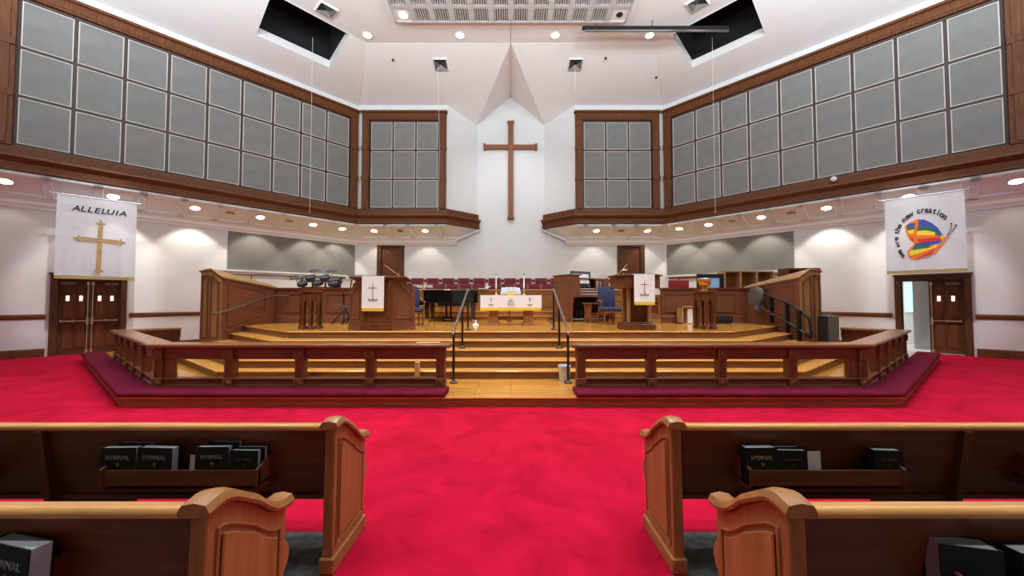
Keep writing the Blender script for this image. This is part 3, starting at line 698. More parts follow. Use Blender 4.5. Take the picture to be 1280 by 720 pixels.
# ---- ceiling vents, sensors
def vent(c, u, w, label, s=.30):
    c, u, w = V(c), V(u).normalized(), V(w).normalized(); n = u.cross(w)
    if n.z > 0: n = -n
    r = thing('ceiling_vent', label, 'vent', c, 'square air vents in the ceiling')
    m = MB(); B4 = lambda k, o: [c+u*s*k*a+w*s*k*b+n*o for a, b in ((-1,-1),(1,-1),(1,1),(-1,1))]
    o1, o2 = B4(1, .03), B4(.86, .05)
    for i in range(4): m.quad(o1[i], o1[(i+1)%4], o2[(i+1)%4], o2[i])
    b0 = B4(1, 0)
    for i in range(4): m.quad(b0[i], b0[(i+1)%4], o1[(i+1)%4], o1[i])
    m.build('vent_frame', M['whitetrim'], r, fix=False)
    m = MB()
    for k, o in ((.84,.045), (.62,.05), (.40,.055), (.18,.06)):
        A_, B2 = B4(k, o), B4(k-.12, o-.05)
        for i in range(4): m.quad(A_[i], A_[(i+1)%4], B2[(i+1)%4], B2[i])
    m.build('vent_cone', M['vent'], r, fix=False)
    MB().quad(*B4(.86, .004)).build('vent_throat', M['black'], r, fix=False)
sn = V((0, 1, -SLX))
for x, t in ((-2.87,'left'), (2.64,'right')): vent((x, 14.83, zs(14.83)-.002), (1,0,0), sn, 'square vent on the front ceiling slope, %s of the dormer' % t)
vent((-6.29,12.29,ZT-.001), DV, NV, 'square ceiling vent above the left dark hatch'); vent((6.23,12.02,ZT-.001), (-DV.x,DV.y,0), (-NV.x,NV.y,0), 'square ceiling vent above the right dark hatch')
for i, (x, y) in enumerate(((-4.76,14.61), (3.81,14.54), (6.1,15.2))):
    z = zs(y) if i < 2 else 11.05
    tag(MB().cyl((x,y,z-.07), (x,y,z), .035, .05, n=12).build('ceiling_sensor', M['black']), ('tiny black sensor on the left part of the front ceiling slope', 'tiny black sensor right of the right slope vent', 'tiny black sensor near the right dark hatch')[i], 'sensor', 'small black ceiling sensors')
# ---- projection screen case
r = thing('projector_screen', 'long dark roller screen case hung below the ceiling at right', 'projector screen', (5.2, 12.6, 11.2))
a, b = V((2.52,12.72,11.24)), V((7.7,12.72,11.22))
MB().box(a.x, b.x, 12.72, 12.80, 11.24, 11.38).build('case', M['void'], r, bevel=.02)
MB().box(a.x+.1, b.x, 12.735, 12.785, 11.18, 11.238).build('screen_edge', M['steel'], r)
for x in (3.0, 5.0): MB().cyl((x,12.76,11.38), (x,12.76,ZT), .012).build('hanger_rod', M['black'], r)
# ---- hanging cables
def cable(pts, label, mat='white', rad=.006):
    tag(MB().tube(pts, rad, 6).build('hanging_cable', M[mat]), label, 'cable', 'thin hanging cables')
cable([(-7.62,13.9,11.8), (-7.62,13.9,8.5), (-7.62,13.9,5.0)], 'thin pale cable hanging from the left dark hatch past the left screen')
cable([(7.75,13.9,11.8), (7.75,13.9,8.5), (7.75,13.9,5.0)], 'thin pale cable hanging from the right dark hatch past the right screen')
cable([(-2.99,14.9,zs(14.9)-.02), (-3.05,15.6,8), (-3.1,15.6,5.5)], 'thin white cable hanging from the left slope vent')
cable([(2.62,14.85,zs(14.85)-.02), (2.62,14.85,10.2)], 'short white cable hanging from the right slope vent')
cable([(0,12.76,ZT-.12), (0,12.95,11.5), (0,YK,11.45)], 'thin dark cable running from the louvred grid to the dormer point', 'black', .008)
tag(MB().ball(uw(5.95,.2,5.80,-1), .09).build('dome_camera', M['white'], smooth=True), 'small white dome camera on the right screen sill', 'camera')

# ---- banners
BNR = {}
def banner(sd, label, cat='banner'):
    w0, w1, zb, zt, of = 7.72, 9.33, 2.33 if sd == 1 else 2.53, 4.76 if sd == 1 else 4.86, 1.22
    P = lambda u, v, o=0: lw((w1-(w1-w0)*u) if sd == 1 else (w0+(w1-w0)*u), of+o, zb+(zt-zb)*v, sd)
    r = thing('hanging_banner', label, cat, P(.5, 0), 'fabric banners hung over the side doors')
    m = MB(); nu, nv = 40, 30; G = []
    for j in range(nv+1):
        row = []
        for i in range(nu+1):
            u, v = i/nu, j/nv; k = (1-v)**1.5
            o = .030*k*math.sin(u*23+sd)+.020*k*math.sin(u*11+2*v)+.008*math.sin(u*40+5*v)*k
            row.append(m.bm.verts.new(P(u, .03+.97*v, o)))
        G.append(row)
    for j in range(nv):
        for i in range(nu): m.bm.faces.new([G[j][i], G[j][i+1], G[j+1][i+1], G[j+1][i]])
    bmesh.ops.solidify(m.bm, geom=m.bm.faces[:], thickness=.006)
    m.build('cloth', M['cloth'], r, smooth=True)
    m = MB(); h = [P(0,-.005,-.012), P(1,-.005,-.012), P(1,.035,-.012), P(0,.035,-.012)]; m.prism(h, P(0,0,.02)-P(0,0,-.015)); m.build('bottom_hem', M['hem'], r)
    m = MB().tube([P(-.07,1.0), P(1.07,1.0)], .018, 8).ball(P(-.075,1.0), .032).ball(P(1.075,1.0), .032); m.build('rod', M['steel'], r, smooth=True)
    m = MB()
    for u in (.03, .97): m.tube([P(u,1.0), V((P(u,1,0).x, P(u,1,0).y, 5.10))], .005, 5)
    m.build('hanging_cord', M['steel'], r)
    return r, P, (w1-w0), (zt-zb)
r, P, BW, BH = banner(1, 'white banner with a gold cross above the left double doors')
Rv = (P(1,0)-P(0,0)).normalized(); Uv = V((0,0,1))
for i, ch in enumerate('ALLELUIA'):
    u = .18+.67*(i+.5)/8; MB().text(ch, .235, frame_mat(P(u,.845,.02), Rv, Uv) @ Matrix.Diagonal((1.0,.95,1,1)), shear=.22, bold=.004).build('lettering', M['ink'], r)
m = MB()
def plate(m, pts, P, o, t=.012): m.prism([P(u, v, o) for u, v in pts], P(0,0,t)-P(0,0,0))
plate(m, [(.488,.10),(.552,.10),(.562,.70),(.498,.70)], P, .022); plate(m, [(.27,.46),(.80,.452),(.80,.498),(.27,.51)], P, .026)
m.build('applique_cross', M['goldapp'], r)
def finial(c, a):
    m = MB(); x, y = c; e_ = .065
    if a < 2:
        q = 1 if a == 0 else -1
        plate(m, [(x-e_,y+.004*q),(x-e_*.9,y-.012*q),(x+e_*.9,y-.012*q),(x+e_,y+.004*q),(x+.022,y+.008*q),(x+.014,y+.036*q),(x,y+.045*q),(x-.014,y+.036*q),(x-.022,y+.008*q)][::q], P, .024)
    else:
        q = -1 if a == 2 else 1
        plate(m, [(x+.004*q,y-.045),(x-.012*q,y-.04),(x-.012*q,y+.04),(x+.004*q,y+.045),(x+.010*q,y+.014),(x+.05*q,y+.010),(x+.062*q,y),(x+.05*q,y-.010),(x+.010*q,y-.014)], P, .024)
    m.build('cross_finial', M['hem'], r)
for c, a in (((.53,.69),0), ((.52,.095),1), ((.265,.485),2), ((.80,.475),3)): finial(c, a)
r, P, BW, BH = banner(-1, 'white banner with a rainbow butterfly above the right door')
Rv = (P(1,0)-P(0,0)).normalized()
BT = frame_mat(P(.5,.5,.02), Rv, Uv) @ Matrix.Diagonal((1/1.55,1,1,1))
def letters(txt, pts):
    for ch, (u, v, rot, sz) in zip(txt, pts):
        c, s_ = math.cos(rot), math.sin(rot)
        MB().text(ch, sz, BT @ frame_mat(V(((u-.5)*BW*1.55,(v-.5)*BH,0)), (c,s_,0), (-s_,c,0)), bold=.008).build('lettering', M['ink'], r)
# pixel reading of the arc in banner coordinates: centre about (.47,.47)
def arc(txt, a0, a1, ru=.36, rv=.355, cu=.50, cv=.45, sz=.25):
    n = len(txt); o = []
    for i in range(n):
        a = math.radians(a0+(a1-a0)*(i/(max(1,n-1))))
        u = cu+ru*math.cos(a)*1.0; v = cv+rv*math.sin(a)
        o.append((u, v, a-PI/2, sz))
    letters(txt, o)
arc('we', 217, 208); arc('are', 194, 178); arc('the', 164, 149); arc('new', 134, 116); arc('creation', 99, 42)
def poly(name, mat, pts, o=.020): 
    m = MB(); plate(m, pts, P, o, .008); m.build(name, M[mat], r)
# upper wings and lower wing, colour bands (u right, v up)
B2 = lambda x, y: ((x-85)/(640-85)*1.0, (600-y)/(600-78))      # banner crop reading
def bp(name, mat, pix, o=.02): poly(name, mat, [B2(*q) for q in pix], o)
bp('butterfly_wing_band', 'b_orange', [(228,278),(262,255),(318,238),(322,262),(300,330),(296,400),(262,372),(238,318)], .018)
bp('butterfly_wing_band', 'b_orange', [(300,250),(340,244),(420,282),(490,372),(480,396),(330,398),(290,380)], .016)
bp('butterfly_wing_band', 'b_blue', [(242,272),(262,262),(306,262),(304,280),(246,284)], .027)
bp('butterfly_wing_band', 'b_green', [(246,284),(304,280),(300,304),(250,308)], .027)
bp('butterfly_wing_band', 'b_yellow', [(250,308),(300,304),(295,332),(256,332)], .027)
bp('butterfly_wing_band', 'b_orange', [(256,332),(295,332),(293,360),(268,358)], .027)
bp('butterfly_wing_band', 'b_red', [(268,358),(293,360),(296,394),(280,380)], .027)
bp('butterfly_wing_band', 'b_orange', [(306,240),(330,236),(330,262),(306,330),(306,375),(330,398),(296,402),(288,370),(296,310),(312,262)], .030)
bp('butterfly_wing_band', 'b_blue', [(328,240),(370,244),(420,272),(462,310),(495,368),(470,352),(400,312),(352,288),(326,284)], .028)
bp('butterfly_wing_band', 'b_green', [(326,284),(352,288),(400,296),(420,312),(470,352),(478,374),(440,350),(380,322),(318,318)], .029)
bp('butterfly_wing_band', 'b_yellow', [(316,318),(380,318),(440,336),(440,358),(312,346)], .030)
bp('butterfly_wing_band', 'b_orange', [(312,346),(440,356),(456,372),(310,376)], .031)
bp('butterfly_wing_band', 'b_red', [(312,374),(456,370),(482,390),(330,398)], .032)
bp('butterfly_wing_band', 'b_yellow', [(478,362),(500,372),(494,388),(474,372)], .033)
bp('butterfly_wing_band', 'b_orange', [(296,402),(244,450),(246,476),(262,500),(302,514),(420,470),(460,430),(420,420)], .024)
bp('butterfly_wing_band', 'b_blue', [(300,402),(486,390),(470,412),(400,420),(308,416)], .034)
bp('butterfly_wing_band', 'b_green', [(300,412),(400,420),(400,436),(272,446)], .034)
bp('butterfly_wing_band', 'b_yellow', [(270,446),(400,436),(466,418),(462,432),(264,488),(254,462)], .034)
bp('butterfly_wing_band', 'b_red', [(300,508),(402,462),(456,432),(440,462),(400,486)], .034)
bp('butterfly_body', 'b_body', [(496,380),(520,366),(528,372),(436,484),(414,480),(440,440)], .038)
m = MB(); pts = [B2(524,366), B2(560,330), B2(578,302)]; m.tube([P(u,v,.03) for u, v in pts], .008, 5).ball(P(*B2(578,302),.03), .022)
pts = [B2(518,366), B2(546,322), B2(548,288)]; m.tube([P(u,v,.03) for u, v in pts], .008, 5).ball(P(*B2(548,288),.03), .022)
m.build('antenna', M['ink'], r)

# ================================================================== ALTAR RAIL, KNEELERS
def dirp(p, d, L): return (p[0]+d[0]*L, p[1]+d[1]*L)
for sd, nm in SIDES:
    xc, yc = cor(.46); S = lambda p: (p[0]*sd, p[1])
    p0 = (-1.11, yc); p1 = (-xc, yc); p2 = dirp(p1, (-SDX, SDY), 4.72); p3 = dirp(p2, (SDY, SDX), 1.15)
    r = thing('altar_rail', 'open wooden communion rail with square posts on the %s side of the steps' % nm, 'altar rail', (p1[0]*sd, yc, .154), 'altar rails on both sides of the steps')
    path = [S(q) for q in (p0, p1, p2, p3)]; g_ = -1 if sd == 1 else 1
    sw = lambda prof, nme, mat, pth=path, bv=.006: MB().sweep([(g_*u, z) for u, z in prof], pth).build(nme, mat, r, bevel=bv)
    pc = [S(q) for q in ((-1.03, yc), p1, dirp(p2, (-SDX,SDY), .06), p3)]
    sw([(-.17,.885),(.10,.885),(.15,.90),(.15,.945),(.12,.955),(-.19,.955),(-.20,.94),(-.20,.90)], 'cap_rail', M['railcap']['x'], pc)
    sw([(-.05,.69),(.05,.69),(.05,.86),(.09,.885),(-.09,.885),(-.05,.86)], 'top_rail', M['rail']['x'])
    sw([(-.05,.154),(.05,.154),(.05,.33),(.075,.345),(.075,.372),(-.075,.372),(-.075,.345),(-.05,.33)], 'bottom_rail', M['rail']['x'])
    sw([(.05,.154),(.07,.154),(.07,.255),(.05,.265)], 'base_moulding', M['rail']['x'])
    def post(c, d, n_):
        d = V((d[0]*sd, d[1], 0)); n2 = V((d.y, -d.x, 0))*(1 if n_ else -1)
        if n2.y > 0 and abs(n2.y) > .3: n2 = -n2
        fm = Matrix.Identity(4); c = V((c[0]*sd, c[1], 0))
        for i in range(3): fm[i][0] = d[i]; fm[i][1] = -n2[i]; fm[i][2] = (0,0,1)[i]; fm[i][3] = c[i]
        m = MB().box(-.075,.075,-.075,.07,.154,.885, fm).box(-.085,.085,-.10,.07,.690,.862, fm).box(-.085,.085,-.10,.07,.185,.372, fm)
        for t in (-.035, 0, .035): m.box(t-.010, t+.010, -.086, -.07, .40, .665, fm)
        p = m.build('post', M['rail']['z'], r, bevel=.006)
        q = fm.to_3x3() @ Matrix.Rotation(PI/2, 3, 'X')
        m = MB()
        for z in (.776, .278): MB().ring(fm @ V((0,-.10,z)), .045, .012, q, 18, 6).cyl(fm @ V((0,-.09,z)), fm @ V((0,-.112,z)), .040, .012, n=16).build('rosette', M['rail']['z'], p, smooth=True)
    for k in range(5): post((-1.20-(xc-1.20-.06)*k/4, yc), (-1, 0), 1)
    for k in range(1, 6): post(dirp(p1, (-SDX,SDY), .06+4.58*k/5), (-SDX, SDY), 1)
    post(dirp(p2, (SDY,SDX), 1.06), (SDY, SDX), 1)
    q0 = [S((-xc+.30, yc)), S((-xc+.07, yc))]; MB().sweep([(-.035,.37),(.035,.37),(.035,.69),(-.035,.69)], q0).build('corner_panel', M['rail']['z'], r)
    # solid panel in the return
    q2 = [S(dirp(p2, (SDY,SDX), .05)), S(dirp(p2, (SDY,SDX), 1.1))]
    sw([(-.03,.30),(.03,.30),(.03,.70),(-.03,.70)], 'return_panel', M['rail']['x'], q2)
    # kneeler
    xo, yo = cor(0); k0 = (-1.05, yo-.01); k1 = (-xo-.005, yo-.01); k2 = dirp(k1, (-SDX,SDY), 7.2)
    kp = [S(q) for q in (k0, k1, k2)]
    prof = [(-.40,.156),(.0,.156),(.03,.17),(.035,.20),(.02,.224),(-.01,.234),(-.40,.234)]
    tag(MB().sweep([(g_*u, z) for u, z in prof], kp).build('kneeler_cushion', M['kneeler'], smooth=True), 'long dark maroon kneeling cushion in front of the %s altar rail' % nm, 'kneeler', 'kneeling cushions along the rails')

# ---- centre handrails
for sd, nm in SIDES:
    x = -1.07*sd
    r = thing('stair_handrail', 'black post handrail with a sloping brass grip on the %s side of the chancel steps' % nm, 'handrail', (x, 7.07, .154), 'handrails beside the chancel steps')
    for y, z0, z1 in ((6.95,.154,1.12), (8.20,.637,1.58), (9.24,.96,1.95)):
        p = MB().cyl((x,y,z0), (x,y,z1), .024, n=12).build('post', M['iron'], r, smooth=True)
        MB().lathe([(.075,0),(.075,.015),(.04,.035),(.026,.06)], (x,y,z0), 16).build('flange', M['iron'], p, smooth=True)
    MB().tube([(x,6.88,1.06), (x,6.95,1.125), (x,7.1,1.18), (x,9.2,1.955), (x,9.32,1.965), (x,9.36,1.93)], .026, 10).build('grip', M['bronze'], r, smooth=True)
# left wing wall handrail
r = thing('wall_handrail', 'bronze handrail fixed to the panelled wall of the left wing stair', 'handrail', (-7.54, 10.5, 1.3))
MB().tube([(-7.52,9.35,1.34), (-7.52,9.6,1.37), (-7.52,11.55,1.82), (-7.45,11.9,1.83), (-7.1,11.93,1.83)], .024, 10).build('grip', M['bronze'], r, smooth=True)
for y, z in ((9.85,1.42), (10.7,1.62), (11.45,1.79)):
    MB().tube([(-7.62,y,z-.09), (-7.55,y,z-.09), (-7.52,y,z)], .012, 6).cyl((-7.62,y,z-.09), (-7.605,y,z-.09), .035).build('bracket', M['bronze'], r)
# handrails along the two side walls under the grey panels
for sd, nm in SIDES:
    r = thing('ramp_handrail', 'dark round handrail along the wall under the %s grey panel' % nm, 'handrail', lw(2.6, .2, 2.7, sd), 'handrails under the grey wall panels')
    MB().tube([lw(.3,.22,2.76,sd), lw(5.3,.22,2.72,sd)], .045, 10).build('grip', M['bronze'] if sd == 1 else M['trimw']['x'], r, smooth=True)
    for s_ in (.8, 2.6, 4.4): MB().tube([lw(s_,.0,2.5,sd), lw(s_,.2,2.5,sd), lw(s_,.22,2.72,sd)], .02, 6).build('bracket', M['bronze'], r)
# ================================================================== CHANCEL FURNITURE
S0 = .96
# ---- pulpit (left)
r = thing('pulpit', 'wooden pulpit with curved side wings left of the communion table', 'pulpit', (-3.27, 9.3, S0))
MB().box(-3.64,-2.90,9.05,9.15,S0,2.20).build('front_panel', M['trimw']['z'], r)
m = MB().box(-3.66,-2.88,9.02,9.15,S0,S0+.16).box(-3.66,-3.55,9.02,9.06,S0+.16,2.20).box(-2.99,-2.88,9.02,9.06,S0+.16,2.20).box(-3.55,-2.99,9.03,9.06,1.50,1.56); m.build('front_frame', M['trimw']['z'], r, bevel=.008)
for q, nm in ((-1,'left'), (1,'right')):
    a = V((-3.64,9.06,0)) if q < 0 else V((-2.90,9.06,0)); e = V((-4.10,9.40,0)) if q < 0 else V((-2.43,9.40,0))
    d = e-a; n = V((d.y,-d.x,0)).normalized()*.06
    if n.y < 0: n = -n
    pr_ = [(0,S0),(1,S0),(1,1.93),(.86,1.97),(.72,2.03),(.56,2.13),(.36,2.21),(.15,2.235),(0,2.235)]
    m = MB().prism([a+d*t+V((0,0,z)) for t, z in pr_], n); w = m.build('side_wing', M['panelw']['z'], r)
    m = MB(); out = [(.2,S0+.3),(.85,S0+.3),(.85,1.82),(.7,1.88),(.55,1.98),(.38,2.06),(.2,2.09)]
    P_ = [a+d*t+V((0,0,z))-n*.1 for t, z in out]
    m.tube(P_+[P_[0]], .020, 6); m.build('panel_moulding', M['panelw']['z'], w)
    m = MB().prism([a+d*t+V((0,0,z))-n*.35 for t, z in ((0,S0),(1.02,S0),(1.02,S0+.14),(0,S0+.14))], n*.35); m.build('plinth', M['panelw']['x'], w)
    m = MB(); top = [a+d*t+V((0,0,z+.012))+n*.5 for t, z in pr_[2:]]; m.tube(top, .045, 8, ry=.02); m.build('wing_cap', M['panelw']['x'], w)
m = MB().prism([V((-3.95,8.98,2.235)), V((-2.55,8.98,2.235)), V((-2.55,9.62,2.16)), V((-3.95,9.62,2.16))], (0,0,.05)); m.build('desk_top', M['trimw']['x'], r, bevel=.01)
m = MB().box(-4.0,-2.5,9.34,9.42,S0,2.12); m.build('back_frame', M['trimw']['z'], r)
m = MB().tube([(-2.75,9.3,2.24), (-2.78,9.28,2.29), (-3.12,9.2,2.55), (-3.16,9.2,2.58)], .007, 6).cyl((-2.75,9.3,2.22), (-2.75,9.3,2.245), .04); m.build('microphone', M['pbrass'], r)
def antependium(x0, x1, yf, zt, zb, label, ytop):
    r = thing('antependium', label, 'cloth', ((x0+x1)/2, yf, zb), 'white cloths hung on the reading desks')
    m = MB().box(x0,x1,yf-.012,yf-.004,zb+.07,zt+.012).box(x0,x1,yf-.012,ytop,zt,zt+.012); m.build('cloth', M['cloth'], r)
    m = MB().box(x0+.004,x1-.004,yf-.016,yf-.002,zb,zb+.075); m.build('fringe', M['fringe'], r)
    c = (x0+x1)/2; w = x1-x0; h = zt-zb; y = yf-.018
    m = MB().box(c-.010,c+.010,y,y+.006,zb+.36*h,zb+.78*h).box(c-.11*w/.55,c+.11*w/.55,y,y+.006,zb+.65*h,zb+.672*h); m.build('embroidered_cross', M['goldapp'], r)
    m = MB().prism([V((c-.10,y,zb+.29*h)), V((c+.10,y,zb+.29*h)), V((c+.12,y,zb+.37*h)), V((c+.06,y,zb+.335*h)), V((c,y,zb+.375*h)), V((c-.06,y,zb+.335*h)), V((c-.12,y,zb+.37*h))], (0,.006,0)); m.build('embroidered_crown', M['greyth'], r)
antependium(-3.62,-3.08,8.985,2.283,1.43,'white cloth with gold cross and crown hanging on the pulpit front', 9.3)

# ---- right lectern
r = thing('lectern', 'square wooden lectern on a columned pedestal right of the communion table', 'lectern', (3.2, 9.5, S0))
MB().box(2.82,3.62,9.24,9.86,S0,S0+.14).box(2.87,3.57,9.28,9.82,S0+.14,S0+.18).build('plinth', M['trimw']['x'], r, bevel=.012)
for x in (2.93, 3.45):
    for y in (9.34, 9.72): MB().box(x-.0,x+.08,y-.04,y+.04,S0+.18,2.03).build('column', M['pier']['z'], r, bevel=.01)
MB().box(2.95,3.52,9.55,9.60,S0+.18,2.03).build('back_panel', M['trimw']['z'], r)
m = MB(); z0, z1, z2 = 2.00, 2.14, 2.32
m.prism([V((2.84,9.16,z0)), V((3.60,9.16,z0)), V((3.78,9.35,z0)), V((3.78,9.9,z0)), V((2.66,9.9,z0)), V((2.66,9.35,z0))], (0,0,.30)); m.build('desk_box', M['trimw']['x'], r, bevel=.01)
m = MB().prism([V((2.80,9.12,z2-.02)), V((3.64,9.12,z2-.02)), V((3.84,9.33,z2-.02)), V((3.84,9.94,z2-.02)), V((2.60,9.94,z2-.02)), V((2.60,9.33,z2-.02))], (0,0,.04)); m.build('desk_top', M['trimw']['x'], r, bevel=.01)
m = MB().cyl((2.75,9.5,2.34), (2.75,9.5,2.38), .05).tube([(2.75,9.5,2.36), (2.86,9.48,2.46), (2.98,9.46,2.62)], .007, 6).tube([(2.86,9.48,2.47), (2.98,9.44,2.47)], .014, 6); m.build('microphone', M['pbrass'], r)
antependium(3.03,3.54,9.085,2.342,1.58,'white cloth with gold cross and crown hanging on the right lectern', 9.4)

# ---- communion table, frontal, candlesticks, veiled vessels
r = thing('communion_table', 'wooden communion table in the centre of the stage', 'table', (0, 11.1, S0))
MB().box(-.86,.88,10.92,11.55,1.76,1.83).build('tabletop', M['riser']['x'], r, bevel=.01)
for x in (-.52, .52): 
    m = MB().prism([V((x-.15,11.0,S0)), V((x+.15,11.0,S0)), V((x+.12,11.0,1.76)), V((x-.12,11.0,1.76))], (0,.48,0)).box(x-.17,x+.17,10.95,11.53,S0,S0+.05); m.build('leg', M['choirw']['z'], r, bevel=.008)
MB().box(-.45,.45,11.2,11.26,1.10,1.22).build('stretcher', M['choirw']['x'], r)
r = thing('altar_frontal', 'white altar cloth with yellow border draped over the communion table', 'tablecloth', (0, 10.9, 1.4))
m = MB().box(-.895,.905,10.88,11.58,1.832,1.844).box(-.895,.905,10.878,10.89,1.47,1.844).box(-.895,-.883,10.88,11.58,1.45,1.844).box(.893,.905,10.88,11.58,1.45,1.844); m.build('cloth', M['cloth'], r)
MB().box(-.897,.885,10.872,10.892,1.39,1.475).build('yellow_border', M['fringe'], r)
m = MB(); 
for x in (-.58, .56): m.box(x-.008,x+.008,10.868,10.876,1.62,1.78).box(x-.04,x+.04,10.868,10.876,1.72,1.735); m.prism([V((x-.06,10.868,1.54)), V((x+.06,10.868,1.54)), V((x+.07,10.868,1.585)), V((x,10.868,1.57)), V((x-.07,10.868,1.585))], (0,.008,0))
for x in (-.08, -.03, .03, .08): m.box(x-.012,x+.012,10.868,10.876,1.53,1.62)
m.box(-.09,.09,10.868,10.876,1.66,1.68).box(-.008,.008,10.868,10.876,1.64,1.77); m.build('embroidery', M['greyth'], r)
for x, t in ((-.445,'left'), (.40,'right')):
    r = thing('candlestick', 'brass candlestick with a tall white candle on the %s of the white altar cloth' % t, 'candlestick', (x, 11.2, 1.844), 'candlesticks on the communion table')
    MB().lathe([(.065,0),(.065,.012),(.03,.03),(.014,.06),(.012,.20),(.03,.215),(.03,.225)], (x,11.2,1.844), 16).build('stem', M['pbrass'], r, smooth=True)
    MB().cyl((x,11.2,2.068), (x,11.2,2.46), .024, n=14).build('candle', M['candle'], r, smooth=True)
    MB().lathe([(.026,0),(.022,.03),(.008,.045),(.003,.075)], (x,11.2,2.46), 10).build('follower', M['bronze'], r, smooth=True)
r = thing('veiled_chalice', 'white veil with yellow fringe covering the communion vessels on the table', 'cloth', (0, 11.2, 1.844))
m = MB(); nx = 14; rows = []
for j, (yo, zo) in enumerate(((-.12,.055),(-.10,.19),(-.07,.235),(0,.25),(.07,.235),(.11,.18),(.13,.02))):
    rows.append([m.bm.verts.new(V(((-.30+.60*i/nx)*(1.04 if j in (0,6) else .93)-.005, 11.2+yo, 1.844+zo*(1-.12*abs(2*i/nx-1)**3)+.006*math.sin(i*1.9)))) for i in range(nx+1)])
for a, b in zip(rows, rows[1:]):
    for i in range(nx): m.bm.faces.new([a[i], a[i+1], b[i+1], b[i]])
bmesh.ops.solidify(m.bm, geom=m.bm.faces[:], thickness=.01); m.build('veil', M['cloth'], r, smooth=True)
m = MB().box(-.14,.16,11.055,11.075,1.86,1.925); m.build('yellow_edge', M['fringe'], r)
MB().lathe([(.09,0),(.09,.012),(.02,.04),(.02,.10),(.08,.13),(.09,.20)], (0,11.2,1.846), 16).build('chalice', M['pbrass'], r, smooth=True)
# small white handbell-like vessel on the stage
tag(MB().lathe([(.09,0),(.095,.02),(.07,.05),(.03,.07),(.022,.10),(.035,.125),(.02,.15)], (-1.02,10.75,S0), 16).build('white_lamp', M['white'], smooth=True), 'small white bell-shaped vessel on the stage floor left of the table', 'lamp')
# microphone stand behind the table
def mic_stand(x, y, h, label, boom=None, z=S0):
    r = thing('microphone_stand', label, 'microphone stand', (x, y, z), 'microphone stands on the stage')
    MB().lathe([(.12,0),(.12,.02),(.03,.035)], (x,y,z), 18).build('base', M['iron'], r, smooth=True)
    MB().cyl((x,y,z+.03), (x,y,z+h), .013).build('pole', M['iron'], r)
    e_ = V((x,y,z+h)); 
    if boom: MB().tube([(x-boom[0]*.2,y,z+h-boom[1]*.2), (x+boom[0],y,z+h+boom[1])], .009, 6).build('boom', M['iron'], r); e_ = V((x+boom[0],y,z+h+boom[1]))
    MB().cyl(e_, e_+V((.0,-.06,.05)), .012, .024).build('microphone', M['iron'], r)
mic_stand(-.05, 12.9, .75, 'black microphone stand behind the communion table')

# ---- blue clergy chairs
def clergy(x, y, rz, label):
    r = thing('clergy_chair', label, 'chair', (0,0,0), 'blue upholstered clergy chairs')
    MB().box(-.30,.30,-.28,.26,.40,.52).build('seat', M['blue'], r, bevel=.035, seg=3, smooth=True)
    m = MB(); pts = [(-.27,.50),(.27,.50),(.28,1.0),(.25,1.11),(.16,1.165),(0,1.185),(-.16,1.165),(-.25,1.11),(-.28,1.0)]
    m.prism([V((a,.20+.10*(z-.5),z)) for a, z in pts], (0,.09,0)); m.build('backrest', M['blue'], r, bevel=.02, seg=2, smooth=True)
    for q in (-1, 1):
        MB().tube([(q*.27,-.25,.40), (q*.27,-.26,.2), (q*.27,-.24,0)], .026, 8).build('leg', M['rail']['z'], r, smooth=True)
        MB().tube([(q*.26,.24,.40), (q*.26,.27,.2), (q*.27,.31,0)], .024, 8).build('leg', M['rail']['z'], r, smooth=True)
        MB().tube([(q*.32,.22,.72), (q*.33,.0,.71), (q*.33,-.17,.70), (q*.33,-.22,.67)], .026, 8).tube([(q*.33,-.14,.70), (q*.32,-.16,.45)], .02, 8).build('armrest', M['rail']['y'], r, smooth=True)
    MB().box(-.27,.27,-.26,-.23,.05,.08).box(-.27,.27,-.27,.25,.36,.40).build('stretcher', M['rail']['x'], r)
    r.location = (x, y, S0); r.rotation_euler = (0,0,rz); return r
c1 = clergy(3.06, 11.45, .12, 'blue clergy chair facing front between the organ and right lectern')
dup(c1, (-2.88, 10.75, S0), .45, 'blue clergy chair half hidden behind the pulpit')
dup(c1, (4.03, 11.5, S0), -.4, 'blue clergy chair mostly hidden behind the right lectern')

# ---- wooden pedestal stands
def stand(x, y, h, label):
    r = thing('pedestal_stand', label, 'stand', (0,0,0), 'clustered-column wooden stands')
    oc = lambda R: [V((R*math.cos(PI/8+k*PI/4), R*math.sin(PI/8+k*PI/4), 0)) for k in range(8)]
    m = MB().prism([p+V((0,0,h-.05)) for p in oc(.285)], (0,0,.05)).prism([p+V((0,0,h-.09)) for p in oc(.265)], (0,0,.04)); m.build('top', M['trimw']['x'], r, bevel=.008)
    m = MB()
    for k in range(8):
        a, b = oc(.255)[k], oc(.255)[(k+1)%8]; d_ = b-a
        pts = [a+V((0,0,h-.09)), b+V((0,0,h-.09)), b+V((0,0,h-.38)), a+d_*.78+V((0,0,h-.30)), a+d_*.5+V((0,0,h-.24)), a+d_*.22+V((0,0,h-.30)), a+V((0,0,h-.38))]
        m.prism(pts, -((a+b)/2).normalized()*.025)
    m.build('arched_apron', M['trimw']['z'], r)
    for k in range(8):
        a = oc(.235)[k]; MB().lathe([(.055,0),(.055,.05),(.035,.08),(.03,.10),(.032,h-.42),(.045,h-.38),(.04,h-.35),(.04,h-.09)], a, 10).build('column', M['trimw']['z'], r, smooth=True)
    MB().prism([p+V((0,0,.02)) for p in oc(.20)], (0,0,.05)).build('base_shelf', M['trimw']['x'], r)
    r.location = (x, y, S0); return r
st = stand(-5.18, 9.6, .98, 'dark wooden clustered-column stand on the left stage with a bare top')
dup(st, (5.03, 9.6, S0), .1, 'dark wooden clustered-column stand under the gold baptismal bowl')
